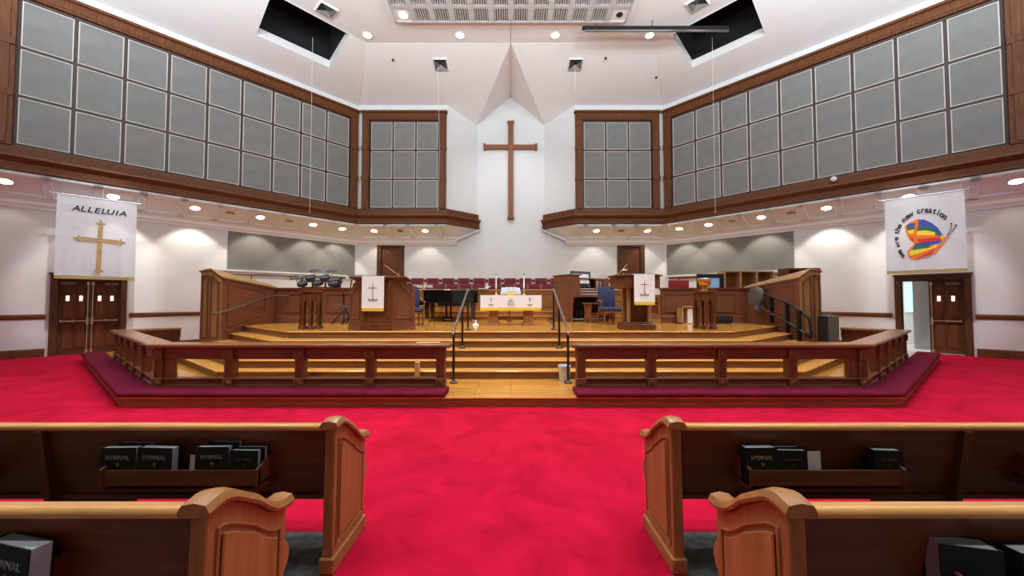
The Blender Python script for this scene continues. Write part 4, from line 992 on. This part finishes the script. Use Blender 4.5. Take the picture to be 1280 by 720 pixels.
r = thing('baptismal_bowl', 'golden baptismal bowl with silver rim on the right wooden stand', 'bowl', (5.03, 9.6, 1.94))
MB().lathe([(.09,0),(.085,.025),(.04,.055),(.04,.075),(.11,.11),(.15,.18),(.16,.28),(.158,.31),(.145,.28),(.10,.16),(.02,.12)], (5.03,9.6,1.94), 24).build('bowl', M['brass'], r, smooth=True)
MB().ring((5.03,9.6,2.25), .158, .014, None, 24).build('rim', M['steel'], r, smooth=True)

# ---- grand piano
r = thing('grand_piano', 'black grand piano with closed lid in front of the choir', 'piano', (-1.95, 12.7, S0))
def body(x0, x1, y0, y1, k): 
    pts = [(x0,y0),(x0,y1)]
    for t in range(11):
        a = t/10; pts.append((x0+(x1-x0)*(.35+.65*a), y1-(y1-y0)*(.0+.45*(a**1.6))))
    pts += [(x1,y0+.12),(x1-.12,y0)]
    return [V((a,b,k)) for a, b in pts]
MB().prism(body(-2.95,-1.13,12.45,13.65,1.60), (0,0,.42)).build('case', M['piano'], r, bevel=.01)
MB().prism(body(-2.98,-1.10,12.42,13.68,2.02), (0,0,.03)).build('lid', M['piano'], r, bevel=.006)
MB().box(-3.1,-2.90,12.46,13.62,1.52,1.72).build('key_bed', M['piano'], r, bevel=.01)
MB().box(-3.08,-2.955,12.56,13.5,1.72,1.735).build('keyboard', M['white'], r)
MB().box(-2.5,-1.5,12.6,13.3,1.50,1.60).build('soundboard_frame', M['black'], r)
for x, y in ((-1.28,12.62), (-2.85,12.6), (-2.85,13.5)):
    l = MB().prism([V((x-.10,y-.09,1.60)), V((x+.10,y-.09,1.60)), V((x+.045,y-.05,1.06)), V((x-.045,y-.05,1.06))], (0,.14,0)).build('leg', M['piano'], r)
    MB().cyl((x,y-.02,S0+.10), (x,y-.02,1.06), .02).cyl((x-.02,y,S0+.045), (x+.02,y,S0+.045), .045, n=14).build('caster', M['pbrass'], l)
m = MB().box(-2.28,-2.22,12.9,12.96,1.12,1.6).box(-2.12,-2.06,12.9,12.96,1.12,1.6).box(-2.32,-2.02,12.78,13.0,1.0,1.14).box(-2.36,-1.98,12.72,13.0,S0,1.0); m.build('pedal_lyre', M['piano'], r)
m = MB()
for x in (-2.25,-2.17,-2.09): m.box(x-.02,x+.02,12.64,12.8,1.02,1.04)
m.build('pedal', M['pbrass'], r)
r = thing('sheet_papers', 'crumpled white papers on the choir rail at the piano end', 'papers', (-1.05, 14.4, 2.121))
m = MB()
for k in range(3):
    R_ = Matrix.Translation((-1.12+.1*k,14.38,2.125+.03*k)) @ Matrix.Rotation(.4*k-.3,4,'Z') @ Matrix.Rotation(.25-.3*k,4,'Y'); m.box(-.13,.13,-.09,.09,0,.012,R_)
m.build('sheet', M['white'], r)

# ---- organ console
r = thing('organ_console', 'wooden organ console with white keyboards right of the communion table', 'organ', (2.05, 12.45, S0))
th = math.radians(30); OX = V((math.cos(th), math.sin(th), 0)); OY = V((-math.sin(th), math.cos(th), 0)); OO = V((2.02, 12.45, S0))
OM = Matrix.Identity(4)
for i in range(3): OM[i][0] = OX[i]; OM[i][1] = OY[i]; OM[i][3] = OO[i]
def ob(nm, mat, *bx_, bev=.008, par=None):
    m = MB()
    for b in bx_: m.box(*b, OM)
    return m.build(nm, mat, par or r, bevel=bev)
W_ = 1.75; H_ = 1.62
ob('side_case', M['panelw']['z'], (0,.06,.0,.95,0,H_-.04), (-.015,0,.0,.95,0,.16), (-.015,0,.0,.95,H_-.24,H_-.04), (-.015,0,0,.12,.16,H_-.24), (-.015,0,.82,.95,.16,H_-.24))
ob('side_case', M['panelw']['z'], (W_-.06,W_,.0,.95,0,1.52))
m = MB(); pr2 = [(0,0),(.08,0),(.08,.62),(.12,.78),(.22,.90),(.40,.95),(.40,1.30),(.36,H_-.04),(0,H_-.04)]
m.prism([OM @ V((a,-.02,z)) for a, z in pr2], OM.to_3x3() @ V((0,.06,0))); m.build('front_cheek', M['panelw']['z'], r, bevel=.006)
m = MB(); m.prism([OM @ V((W_-a*.7,-.02,z*.93)) for a, z in pr2], OM.to_3x3() @ V((0,.06,0))); m.build('front_cheek', M['panelw']['z'], r, bevel=.006)
ob('top_cap', M['panelw']['x'], (-.04,.46,-.05,1.0,H_-.04,H_), (.42,W_+.03,.42,1.0,1.50,1.54))
ob('back_panel', M['panelw']['z'], (.06,W_-.06,.88,.94,0,1.5))
ob('key_desk', M['panelw']['x'], (.10,W_-.08,-.05,.75,.84,.90))
for k in range(3):
    y, z = .04+.15*k, .92+.10*k
    kb = ob('keyboard', M['white'], (.42,W_-.34,y,y+.16,z,z+.035), bev=.003)
    m = MB()
    for t in range(24):
        if t % 7 in (2, 6): continue
        x = .44+(W_-.80)*t/24; m.box(x, x+.016, y+.06, y+.155, z+.035, z+.05, OM)
    m.build('black_keys', M['black'], kb)
    ob('key_slip', M['panelw']['x'], (.40,W_-.32,y-.02,y-.003,z-.05,z+.02), bev=0)
for xa, xb in ((.30,.41), (W_-.33,W_-.10)):
    jb = ob('stop_jamb', M['panelw']['z'], (xa,xb,.30,.36,.90,1.48))
    m = MB()
    for i in range(2):
        for j in range(6):
            p = OM @ V((xa+.03+(xb-xa-.06)*i, .30, .98+.08*j)); m.cyl(p, p-OY*.05, .018, n=8)
    m.build('stop_knobs', M['white'], jb)
ob('music_desk', M['liftgrey'], (.42,W_-.40,.52,.55,1.22,1.78), bev=.004)
m = MB(); m.prism([OM @ V(q) for q in ((.50,.44,1.34), (1.22,.44,1.34), (1.24,.51,1.68), (.52,.51,1.68))], OM.to_3x3() @ V((0,.012,0))); m.build('sheet_music', M['white'], r)
ob('knee_board', M['black'], (.08,W_-.08,.70,.74,.02,.84), bev=0)
m = MB()
for t in range(18): m.box(.22+.075*t, .25+.075*t, -.05, .68, .06, .09, OM)
m.build('pedal_board', M['vent'], r)
ob('expression_pedals', M['black'], (.62,.74,.50,.66,.14,.36), (.80,.92,.50,.66,.14,.36))
r = thing('organ_bench', 'wooden organ bench with cut-out ends in front of the keyboards', 'bench', OM @ V((.95,-.3,0)))
def ob2(nm, mat, *b_, bev=.008):
    m = MB()
    for b in b_: m.box(*b, OM)
    return m.build(nm, mat, r, bevel=bev)
ob2('seat', M['rail']['x'], (.30,1.45,-.62,-.22,.60,.65))
for x in (.36, 1.36):
    m = MB(); pr3 = [(-.62,0),(-.50,0),(-.46,.10),(-.38,.10),(-.34,0),(-.22,0),(-.28,.30),(-.24,.60),(-.60,.60),(-.56,.30)]
    m.prism([OM @ V((x,a,z)) for a, z in pr3], OX*.05); m.build('end_board', M['rail']['z'], r)
ob2('stretcher', M['rail']['x'], (.40,1.37,-.44,-.40,.22,.32))

# ---- choir chairs
def choir_chair():
    r = thing('choir_chair', '', 'chair', (0,0,0))
    MB().box(-.24,.24,-.24,.24,.42,.49).build('seat', M['burg'], r, bevel=.02, seg=2, smooth=True)
    MB().prism([V((-.235,.235,.66)), V((.235,.235,.66)), V((.235,.27,.92)), V((-.235,.27,.92))], (0,.045,0)).build('backrest', M['burg'], r, bevel=.015, seg=2, smooth=True)
    for q in (-1, 1):
        MB().prism([V((q*.255-.018,.22,0)), V((q*.255+.018,.22,0)), V((q*.255+.018,.28,.93)), V((q*.255-.018,.28,.93))], (0,.03,0)).build('leg', M['choirw']['z'], r)
        MB().box(q*.255-.018,q*.255+.018,-.23,-.20,0,.43).build('leg', M['choirw']['z'], r)
    MB().box(-.255,.255,.245,.27,.60,.65).box(-.24,.24,-.22,.24,.39,.42).build('seat_frame', M['choirw']['x'], r)
    return r
cc = choir_chair(); first = True
rear = [(520.3+19.55*k-638.5)*16.15/462 for k in range(10)]
front = [(548.3+16.6*k-638.5)*15.2/462 + (.12 if k >= 4 else 0) for k in range(9)]
for rowname, xs, y, z in (('rear', rear, 16.05, 1.75), ('front', front, 15.0, 1.45)):
    for i, x in enumerate(xs):
        nth = ['leftmost', 'second from left', 'third from left', 'fourth from left', 'fifth from left', 'sixth from left', 'seventh from left', 'eighth from left', 'ninth from left', 'tenth from left'][i]
        lb = 'burgundy choir chair in the %s row behind the wooden rail, %s' % (rowname, nth); gp = 'choir chairs in the %s row' % rowname
        if first: cc.location = (x, y, z); cc['label'] = lb; cc['group'] = gp; first = False
        else: dup(cc, (x, y, z), 0, lb, gp)

# ---- electronic drum kit behind the left wall
r = thing('drum_kit', 'black electronic drum kit behind the left stage wall', 'drum kit', (-6.75, 12.9, S0))
for x, y in ((-7.40,13.1), (-6.90,12.85), (-6.45,12.85), (-6.05,13.1)): MB().cyl((x,y,S0), (x,y,2.46), .028).build('rack_post', M['iron'], r, smooth=True)
MB().tube([(-7.45,13.1,2.34), (-6.90,12.85,2.36), (-6.45,12.85,2.36), (-6.0,13.1,2.34)], .028, 8).build('rack_bar', M['iron'], r, smooth=True)
MB().tube([(-7.40,13.1,2.14), (-6.05,13.1,2.14)], .028, 8).build('rack_bar', M['iron'], r, smooth=True)
def tilted(x, y, z, a): return Matrix.Translation((x,y,z)) @ Matrix.Rotation(a, 4, 'X')
for (x, y, z, rad) in ((-7.48,12.9,2.47,.23), (-6.84,12.9,2.72,.20), (-6.26,12.9,2.71,.19)):
    c = MB().lathe([(rad,0),(rad*.97,.02),(rad*.5,.045),(.05,.05),(.03,.07)], (0,0,0), 20).xf(tilted(x,y,z,.32)).build('cymbal_pad', M['rubber'], r, smooth=True)
    MB().cyl((x,y,2.3), (x,y,z), .014).build('cymbal_rod', M['steel'], c)
for (x, y, z) in ((-7.18,12.75,2.24), (-6.88,12.70,2.45), (-6.62,12.70,2.26), (-6.38,12.70,2.45), (-6.12,12.75,2.26)):
    d_ = MB().lathe([(.14,0),(.165,.02),(.165,.09),(.14,.10)], (0,0,0), 18).xf(tilted(x,y,z-.04,.5)).build('drum_pad', M['rubber'], r, smooth=True)
    MB().ring((0,0,.10), .155, .016, None, 18).xf(tilted(x,y,z-.04,.5)).build('hoop', M['black'], d_, smooth=True)
for x in (-6.9, -6.45): MB().box(x-.05,x+.05,12.78,12.83,2.30,2.42).build('clamp', M['steel'], r)
MB().box(-6.18,-5.98,12.85,12.95,2.12,2.42).build('sound_module', M['black'], r, bevel=.01)
r = thing('keyboard_instrument', 'white electronic keyboard on black legs right of the drum kit', 'keyboard', (-5.6, 13.3, S0))
MB().box(-5.92,-5.25,13.2,13.5,2.44,2.58).build('body', M['white'], r, bevel=.015)
MB().box(-5.86,-5.31,13.195,13.35,2.58,2.592).build('keys', M['black'], r)
for x in (-5.75, -5.4): MB().tube([(x,13.35,2.44), (x-.1,13.3,1.7), (x-.12,13.3,S0)], .024, 6).build('leg', M['iron'], r)
# black folding stands in front of the left wall
def xstand(x, y, label, lean=1):
    r = thing('instrument_stand', label, 'stand', (x, y, S0), 'black folding stands by the left stage wall')
    MB().tube([(x+.25*lean,y,S0+.02), (x,y+.02,S0+.60), (x-.03*lean,y+.02,S0+.98)], .024, 6).build('pole', M['iron'], r)
    for a in (-.35, .05, .40): MB().tube([(x+.02,y,S0+.42), (x+a*lean,y-.10+.2*abs(a),S0+.012)], .022, 6).build('leg', M['iron'], r)
    MB().tube([(x-.22,y,S0+.62), (x+.12,y,S0+.50)], .022, 6).build('yoke', M['iron'], r)
xstand(-5.15, 11.4, 'black folding instrument stand beside the pulpit by the left wall'); xstand(-4.72, 11.2, 'black tripod stand closest to the pulpit', -1)

# ---- right side of the stage
def redbox(x0, x1, y0, y1, zs_, label):
    pass
r = thing('stacked_red_chairs', 'stack of red padded chairs beside the right lectern', 'chair stack', (4.66, 12.4, S0))
for k in range(4):
    z = S0+.32+.14*k; c = MB().box(4.44,4.92,12.35,12.8,z,z+.09).build('red_seat', M['redfab'], r, bevel=.02, seg=2, smooth=True)
    MB().box(4.43,4.93,12.34,12.82,z-.02,z).build('seat_rim', M['steel'], c)
for x in (4.44, 4.92):
    for y in (12.37, 12.8): MB().cyl((x,y,S0), (x,y,S0+.85), .014).build('leg', M['pbrass'], r)
r = thing('red_cushion_seat', 'bright red padded bench back behind the right stage wall', 'bench', (6.05, 13.4, S0))
MB().box(5.72,6.45,13.35,13.45,2.02,2.42).build('backrest', M['redfab'], r, bevel=.03, seg=2, smooth=True)
MB().box(5.72,6.45,13.0,13.4,1.36,1.48).build('seat', M['redfab'], r, bevel=.03, seg=2, smooth=True)
for x in (5.76, 6.41):
    MB().box(x-.02,x+.02,13.38,13.42,S0,2.1).build('leg', M['iron'], r); MB().box(x-.02,x+.02,13.02,13.06,S0,1.36).build('leg', M['iron'], r)
r = thing('video_monitor', 'dark framed monitor with blue screen behind the right stage wall', 'monitor', (7.2, 13.5, S0))
MB().box(6.82,7.80,13.5,13.58,2.02,2.66).build('bezel', M['black'], r, bevel=.015)
MB().box(6.98,7.62,13.49,13.505,2.07,2.50).build('screen', M['screen'], r)
MB().box(7.25,7.35,13.58,13.66,S0+.04,2.2).box(6.95,7.65,13.35,13.85,S0,S0+.04).build('monitor_stand', M['black'], r)
r = thing('wooden_cubby', 'open wooden cubby shelf with upright dividers behind the right stage wall', 'shelf', (8.7, 13.6, S0))
m = MB().box(7.82,9.62,13.95,13.98,S0,2.74).box(7.82,9.62,13.5,13.95,2.72,2.76).box(7.82,9.62,13.5,13.95,S0,S0+.05); m.build('carcass', M['ply']['x'], r)
for x in (7.82, 8.40, 9.00, 9.60): MB().box(x-.02,x+.03,13.48,13.95,S0+.05,2.72).build('divider', M['pale']['z'], r)
MB().box(7.82,9.62,13.5,13.95,1.82,1.86).build('shelf_board', M['ply']['x'], r)
r = thing('wooden_crate', 'open dark wooden box standing on end behind the right wing wall', 'crate', (8.9, 11.4, S0))
m = MB(); m.box(8.32,9.25,11.45,11.48,.96,2.62).box(8.32,8.36,11.05,11.45,.96,2.62).box(9.21,9.25,11.05,11.45,.96,2.62).box(8.30,9.27,11.03,11.48,2.60,2.66).box(8.32,9.25,11.05,11.45,2.1,2.14).box(8.32,9.25,11.05,11.45,.96,1.0); m.build('carcass', M['trimw']['x'], r)
r = thing('small_wood_box', 'pale open wooden box with a white insert against the right stage wall', 'box', (5.57, 11.7, S0))
m = MB().box(5.30,5.34,11.45,11.85,S0,1.50).box(5.67,5.77,11.45,11.85,S0,1.50).box(5.30,5.77,11.45,11.85,1.47,1.51).box(5.30,5.77,11.45,11.85,S0,S0+.03).box(5.30,5.67,11.82,11.85,S0,1.5); m.build('carcass', M['pale']['z'], r)
MB().box(5.49,5.65,11.5,11.8,S0+.03,1.44).build('white_insert', M['white'], r)
r = thing('small_amplifier', 'small black amplifier box on the floor by the right stage wall', 'amplifier', (6.7, 11.75, S0))
MB().box(6.43,6.97,11.6,11.88,S0+.03,S0+.24).build('case', M['black'], r, bevel=.01)
for k in range(4): MB().cyl((6.55+.1*k,11.6,S0+.16), (6.55+.1*k,11.57,S0+.16), .02).build('knob', M['steel'], r)
MB().box(6.47,6.53,11.62,11.86,S0,S0+.03).box(6.87,6.93,11.62,11.86,S0,S0+.03).build('foot', M['black'], r)
# cable coil by the organ
r = thing('cable_coil', 'small black coil of cable on the stage left of the organ', 'cable', (1.35, 11.9, S0))
q = Matrix.Rotation(PI/2-.3, 3, 'X'); m = MB()
for k in range(3): m.ring((1.30,11.8+.02*k,S0+.085), .075-.012*k, .010, q, 18, 6)
m.build('coil', M['black'], r, smooth=True); MB().tube([(1.36,11.82,S0+.12), (1.45,11.8,S0+.15), (1.52,11.75,S0+.10)], .008, 6).build('cable_tail', M['iron'], r)
# ---- stair lift on the right wing
r = thing('stair_lift', 'black stair lift with round grey footplate along the right wing wall', 'stair lift', (7.4, 10.6, S0))
MB().cyl((7.50,11.2,1.80), (7.38,11.2,1.80), .30, n=28).cyl((7.40,11.2,1.80), (7.36,11.2,1.80), .24, n=28).build('folded_plate', M['liftgrey'], r, bevel=.01)
MB().box(7.36,7.56,11.0,11.25,1.36,1.58).build('drive_box', M['liftgrey'], r, bevel=.03)
MB().cyl((7.36,11.1,1.47), (7.33,11.1,1.47), .06, n=16).build('key_switch', M['steel'], r)
MB().tube([(7.46,11.6,1.98), (7.46,11.2,1.98), (7.50,9.85,1.56), (7.56,9.60,1.40), (7.62,9.45,1.20), (7.64,9.42,.75)], .032, 8).build('upper_rail', M['iron'], r, smooth=True)
MB().tube([(7.40,11.3,1.66), (7.40,11.1,1.52), (7.44,9.75,1.02), (7.50,9.45,.84), (7.62,9.42,.74)], .034, 8).build('lower_rail', M['iron'], r, smooth=True)
for y, z0, z1 in ((10.6,1.36,1.80), (10.0,1.12,1.62), (9.6,.93,1.42)): MB().box(7.42,7.52,y-.03,y+.03,z0-.3,z1).build('bracket', M['iron'], r)
r = thing('lift_cabinet', 'beige metal lift cabinet with rounded edges at the right end of the steps', 'cabinet', (8.02, 9.3, .637))
MB().box(7.86,8.18,9.22,9.46,.637,1.32).build('case', M['cab'], r, bevel=.03, seg=2)
MB().box(7.83,7.89,9.20,9.47,.66,1.30).build('black_edge', M['black'], r, bevel=.01)
MB().box(7.92,8.08,9.27,9.41,1.32,1.36).build('top_knob', M['liftgrey'], r, bevel=.02)

# ---- small things near the rail
r = thing('bucket', 'pale blue-grey bucket at the right end of the bottom step', 'bucket', (1.03, 7.15, .154))
MB().lathe([(.092,0),(.096,.01),(.118,.27),(.124,.28),(.124,.295),(.112,.295),(.088,.02)], (1.03,7.15,.154), 24).build('pail', M['galv'], r, smooth=True)
MB().tube([(1.03-.122*math.cos(a),7.15,.154+.27-.16*math.sin(a)) for a in [PI*k/10 for k in range(11)]], .005, 5).build('bail_handle', M['steel'], r)
tag(MB().box(-1.62,-1.22,6.30,6.52,.956,.972).build('folder', M['pale']['x'], bevel=.004), 'pale tan folder lying on the inner end of the left altar rail', 'folder')
tag(MB().box(-1.86,-1.77,7.18,7.27,.154,.50).build('wood_block', M['pale']['z'], bevel=.006), 'upright pale wood block behind the left altar rail', 'wood block')
tag(MB().box(-3.95,-3.80,7.05,7.28,.154,.235).build('floor_junction_box', M['iron'], bevel=.012), 'small dark floor box behind the left altar rail', 'box')
for sd, nm, s_, z in ((1,'left',7.02,.53), (-1,'right',6.82,.68)):
    m = MB(); p = [lw(s_-.06,.0,z-.05,sd), lw(s_+.06,.0,z-.05,sd), lw(s_+.06,.0,z+.10,sd), lw(s_-.06,.0,z+.10,sd)]; m.prism(p, lw(0,.02,0,sd)-lw(0,0,0,sd))
    tag(m.build('wall_outlet', M['beige']), 'small pale outlet plate low on the %s wall' % nm, 'outlet')

# ================================================================== PEWS
def pcurve(y):
    K = [(-.03,.862),(0,.868),(.03,.875),(.065,.874),(.11,.857),(.17,.82),(.24,.778),(.30,.724),(.35,.690),(.40,.670),(.45,.664),(.51,.666)]
    for (a, b), (c, d) in zip(K, K[1:]):
        if y <= c: return b+(d-b)*(y-a)/(c-a)
    return K[-1][1]
TILT = -math.atan(.03)
def pew(ax, sd, Y, L, label, rack, group='wooden pews facing the chancel'):
    """local: x out along the pew from the aisle face, y to the chancel, z up; built at the origin, then set on the slope"""
    X = lambda x: x*sd
    r = thing('pew', label, 'pew', (0,0,0), group)
    bx = lambda m, x0, x1, y0, y1, z0, z1: m.box(min(X(x0),X(x1)), max(X(x0),X(x1)), y0, y1, z0, z1)
    ys = [.0+.01*k for k in range(48)]
    prof = [(0,0),(.46,0),(.46,.30),(.462,.33),(.482,.35),(.497,.385),(.497,.42),(.482,.45),(.462,.47),(.46,.50)]
    prof += [(y, pcurve(y)-.035) for y in [.46-.02*k for k in range(24)]]
    e = MB().prism([V((0,y,z)) for y, z in prof], (X(.06),0,0)).build('end_panel', M['pewend']['z'], r, bevel=.004)
    m = MB(); n = 26; cs = []
    sec = [(-.022,-.036),(-.026,-.022),(-.012,.004),(.03,.012),(.072,.004),(.086,-.022),(.082,-.036)]
    for k in range(n+1):
        y = -.025+.505*k/n; cs.append([m.bm.verts.new(V((X(u), y, pcurve(y)+w))) for u, w in sec])
    for a, b in zip(cs, cs[1:]):
        for j in range(len(sec)): m.bm.faces.new([a[j], a[(j+1)%len(sec)], b[(j+1)%len(sec)], b[j]])
    m.bm.faces.new(cs[0]); m.bm.faces.new(cs[-1][::-1])
    m.build('end_cap', M['pewend']['y'], e, smooth=True)
    m = MB(); bx(m, -.014, .074, -.012, .475, 0, .09); m.build('base_block', M['pewend']['y'], e, bevel=.008)
    out = [(.065,.17),(.385,.17)]+[(.385-.02*k, pcurve(.385-.02*k)-.145) for k in range(17)]
    m = MB().prism([V((X(-.001),y,z)) for y, z in out], (X(-.012),0,0)); m.build('raised_panel', M['pewend']['z'], e, bevel=.010)
    o2 = [(.04,.145),(.41,.145)]+[(.41-.02*k, pcurve(.41-.02*k)-.118) for k in range(19)]
    m = MB(); P2 = [V((X(-.003),y,z)) for y, z in o2]; m.tube(P2+[P2[0]], .007, 6); m.build('panel_moulding', M['pewend']['z'], e)
    # back panel, leaning
    m = MB().prism([V((X(.06),.010,.82)), V((X(.06),.040,.82)), V((X(.06),.145,.375)), V((X(.06),.115,.375))], (X(L-.06),0,0)); m.build('back_panel', M['pew']['x'], r)
    m = MB(); sec = [(-.010,.818),(-.016,.828),(-.016,.838),(-.008,.848),(.004,.852),(.036,.852),(.048,.846),(.054,.836),(.052,.826),(.044,.818)]
    m.prism([V((X(.055),y,z)) for y, z in sec], (X(L-.055),0,0)); m.build('cap_rail', M['litcap']['x'], r, smooth=True)
    m = MB(); bx(m, .06, L, .095, .115, .375, .40); m.build('bottom_moulding', M['pew']['x'], r)
    m = MB(); bx(m, .06, L, .125, .50, .385, .42); bx(m, .06, L, .48, .50, .30, .385); m.build('seat', M['pew']['x'], r, bevel=.008)
    xb = 1.73
    m = MB().prism([V((X(xb),-.02,.815)), V((X(xb),.03,.815)), V((X(xb),.125,.36)), V((X(xb),.06,.36))], (X(.045),0,0)); b = m.build('brace', M['pew']['z'], r, bevel=.004)
    m = MB(); bx(m, xb-.42, xb+.03, .12, .16, .0, .40); m.build('support_panel', M['pew']['x'], r)
    # book racks: one in view, the next one beyond the brace
    for x0, x1, yf in ((2.10, 3.0, rack[2]), rack):
        m = MB(); bx(m, x0, x1, yf, yf+.014, .535, .618); bx(m, x0, x1, yf+.014, .08, .535, .545)
        bx(m, x0+.01, x1-.01, yf+.005, .09, .500, .515)
        for xx in (x0, x1-.012):
            m.prism([V((X(xx),yf-.012,.53)), V((X(xx),.105,.48)), V((X(xx),.066,.68)), V((X(xx),.045,.68)), V((X(xx),yf-.012,.628))], (X(.014),0,0))
        rk = m.build('book_rack', M['pew']['x'], r)
    m = MB(); xm = (x0+x1)/2 - .01; m.cyl((X(xm),.03,.55), (X(xm),.03,.69), .006); m.build('pencil_peg', M['pewend']['z'], r)
    r.location = (ax, Y, fz(Y)); r.rotation_euler = (TILT, 0, 0); return r
Y1, Y2 = 2.20, 1.27
pew(-1.042, -1, Y1, 6.5, 'front left pew next to the chancel with a row of hymnals in its rack', (.39, 1.285, -.085))
pew(.952, 1, Y1, 6.5, 'front right pew next to the chancel with a paper slip in its rack', (.40, 1.285, -.085))
pew(-1.042, -1, Y2, 6.5, 'second left pew, closest to the camera, its end beside the aisle', (.53, 1.43, -.085))
pew(.952, 1, Y2, 6.5, 'second right pew, closest to the camera, with grey-topped books', (.53, 1.43, -.085))

# ---- hymnals and cards in the racks
def pewpt(ax, Y, x, y, z):
    c, s_ = math.cos(TILT), math.sin(TILT); return V((ax+x, Y+y*c-z*s_, fz(Y)+y*s_+z*c))
def hymnal(p, w, h, t, rx, rz, txt, foil, label, group, size=None, flip=False):
    """p: bottom front edge centre; cover w wide, h high, t thick, leaning back by rx"""
    r = thing('hymnal', label, 'book', (0,0,0), group)
    m = MB().box(-w/2,w/2,0,.004,0,h).box(-w/2,w/2,t-.004,t,0,h).box(*((w/2-.004,w/2) if flip else (-w/2,-w/2+.004)),.004,t-.004,0,h); m.build('cover', M['book'], r)
    MB().box(-w/2+(.005 if flip else .004),w/2-(.004 if flip else .005),.004,t-.004,.004,h-.004).build('page_block', M['page'], r)
    if txt:
        m = MB().text(txt, size or (w*.17 if len(txt) < 8 else w*.105), frame_mat(V((0,-.0015,h*.70)), (1,0,0), (0,0,1)), depth=.0012, bold=.0006); m.build('lettering', foil, r)
        m = MB().box(-.002,.002,-.002,0,h*.45,h*.57).box(-.008,.008,-.002,0,h*.52,h*.535)
        m.tube([(.006,-.001,h*.45), (.012,-.001,h*.50), (.008,-.001,h*.56)], .0018, 5); m.build('emblem', foil, r)
    r.location = p; r.rotation_euler = (rx, 0, rz); return r
def bk(ax, Y, x, lay, **k): return pewpt(ax, Y, x, lay, .587)
GL, GR = 'hymnals in the front left pew rack', 'books in the front right pew rack'
sv, gd, dm = M['silverfoil'], M['goldfoil'], M['dimfoil']
A1, A2 = -1.042, .952
lean = -.04
def hb(ax, Y, px, lay, w, h, t, txt, foil, label, group, rz=0, rx=lean, flip=False):
    hymnal(pewpt(ax, Y, px-ax, lay+.062, .548), w, h, t, rx, rz, txt, foil, label, group, flip=flip)
hb(A1, Y1, -2.261, -.128, .195, .190, .045, 'HYMNAL', sv, 'black hymnal at the far left end of the front left rack', GL, .03)
hb(A1, Y1, -2.235, -.066, .19, .196, .045, None, sv, 'black hymnal tucked behind the leftmost one in the front left rack', GL)
hb(A1, Y1, -2.05, -.128, .21, .190, .050, 'HYMNAL', sv, 'black hymnal second from the left in the front left rack', GL, -.06)
hb(A1, Y1, -1.72, -.128, .185, .195, .040, 'HYMNAL', sv, 'black hymnal just right of the white card in the left rack', GL, .03)
hb(A1, Y1, -1.70, -.072, .185, .203, .040, None, sv, 'black hymnal behind the one right of the white card', GL)
hb(A1, Y1, -1.537, -.128, .165, .175, .035, 'HOLY BIBLE', dm, 'dim black book at the right end of the front left rack', GL, -.03)
hb(A1, Y1, -1.525, -.088, .165, .181, .035, None, dm, 'dim black book behind the rightmost one in the left rack', GL)
hb(A2, Y1, 1.444, -.128, .185, .190, .055, 'HYMNAL', gd, 'black hymnal with gold lettering in the front right rack', GR, .03)
hb(A2, Y1, 1.622, -.128, .165, .175, .035, 'HOLY BIBLE', dm, 'dim black book beside the gold-lettered hymnal', GR, -.03)
hb(A2, Y1, 1.615, -.088, .165, .181, .035, None, dm, 'black book tucked behind the dim one in the right rack', GR)
hb(A2, Y1, 2.175, -.128, .155, .175, .050, 'HOLY BIBLE', dm, 'single black book at the right end of the front right rack', GR, -.05)
hb(A1, Y2, -1.66, -.112, .21, .205, .060, 'HYMNAL', sv, 'black hymnal in the near left pew rack', 'books in the near pew racks', -.22)
hb(A2, Y2, 1.53, -.098, .17, .190, .075, None, sv, 'thick black book with grey page top in the near right rack', 'books in the near pew racks', -.24, flip=True)
hb(A2, Y2, 1.755, -.128, .19, .190, .060, 'HYMNAL', gd, 'black hymnal at the right frame edge in the near right rack', 'books in the near pew racks', .02)
def card(ax, Y, px, lay, w, h, rz, label):
    m = MB(); 
    for k in range(3): m.box(-w/2+.004*k,w/2+.004*k,.004*k,.004*k+.0015,0,h-.006*k)
    o = tag(m.build('paper_card', M['card']), label, 'card', 'paper slips in the pew racks'); o.location = pewpt(ax, Y, px-ax, lay+.06, .548)+o.location; o.rotation_euler = (lean, 0, rz)
card(A1, Y1, -1.868, -.06, .07, .125, -.1, 'white card standing between the hymnals in the front left rack')
card(A2, Y1, 1.785, -.07, .085, .15, .05, 'white paper slip standing beside the books in the front right rack')

# ================================================================== LIGHT, CAMERA
w = bpy.data.worlds.new('World'); SC.world = w; w.use_nodes = True
w.node_tree.nodes['Background'].inputs['Color'].default_value = (1, .97, .94, 1); w.node_tree.nodes['Background'].inputs['Strength'].default_value = .3
cam = bpy.data.cameras.new('Camera'); co = bpy.data.objects.new('Camera', cam); COL.objects.link(co)
cam.sensor_width = 36; cam.lens = 36*462/1280; cam.shift_x = 1.5/1280; cam.clip_start = .02
co.location = (0, 0, 1.70); co.rotation_euler = (math.radians(90+1.87), 0, 0); SC.camera = co
SC.view_settings.view_transform = 'Standard'; SC.view_settings.look = 'None'; SC.view_settings.gamma = 1; SC.view_settings.exposure = 0
SC.view_settings.use_curve_mapping = False
SC.cycles.max_bounces = 8; SC.cycles.diffuse_bounces = 5; SC.cycles.use_denoising = True; SC.cycles.sample_clamp_indirect = 6; SC.cycles.caustics_reflective = False; SC.cycles.caustics_refractive = False
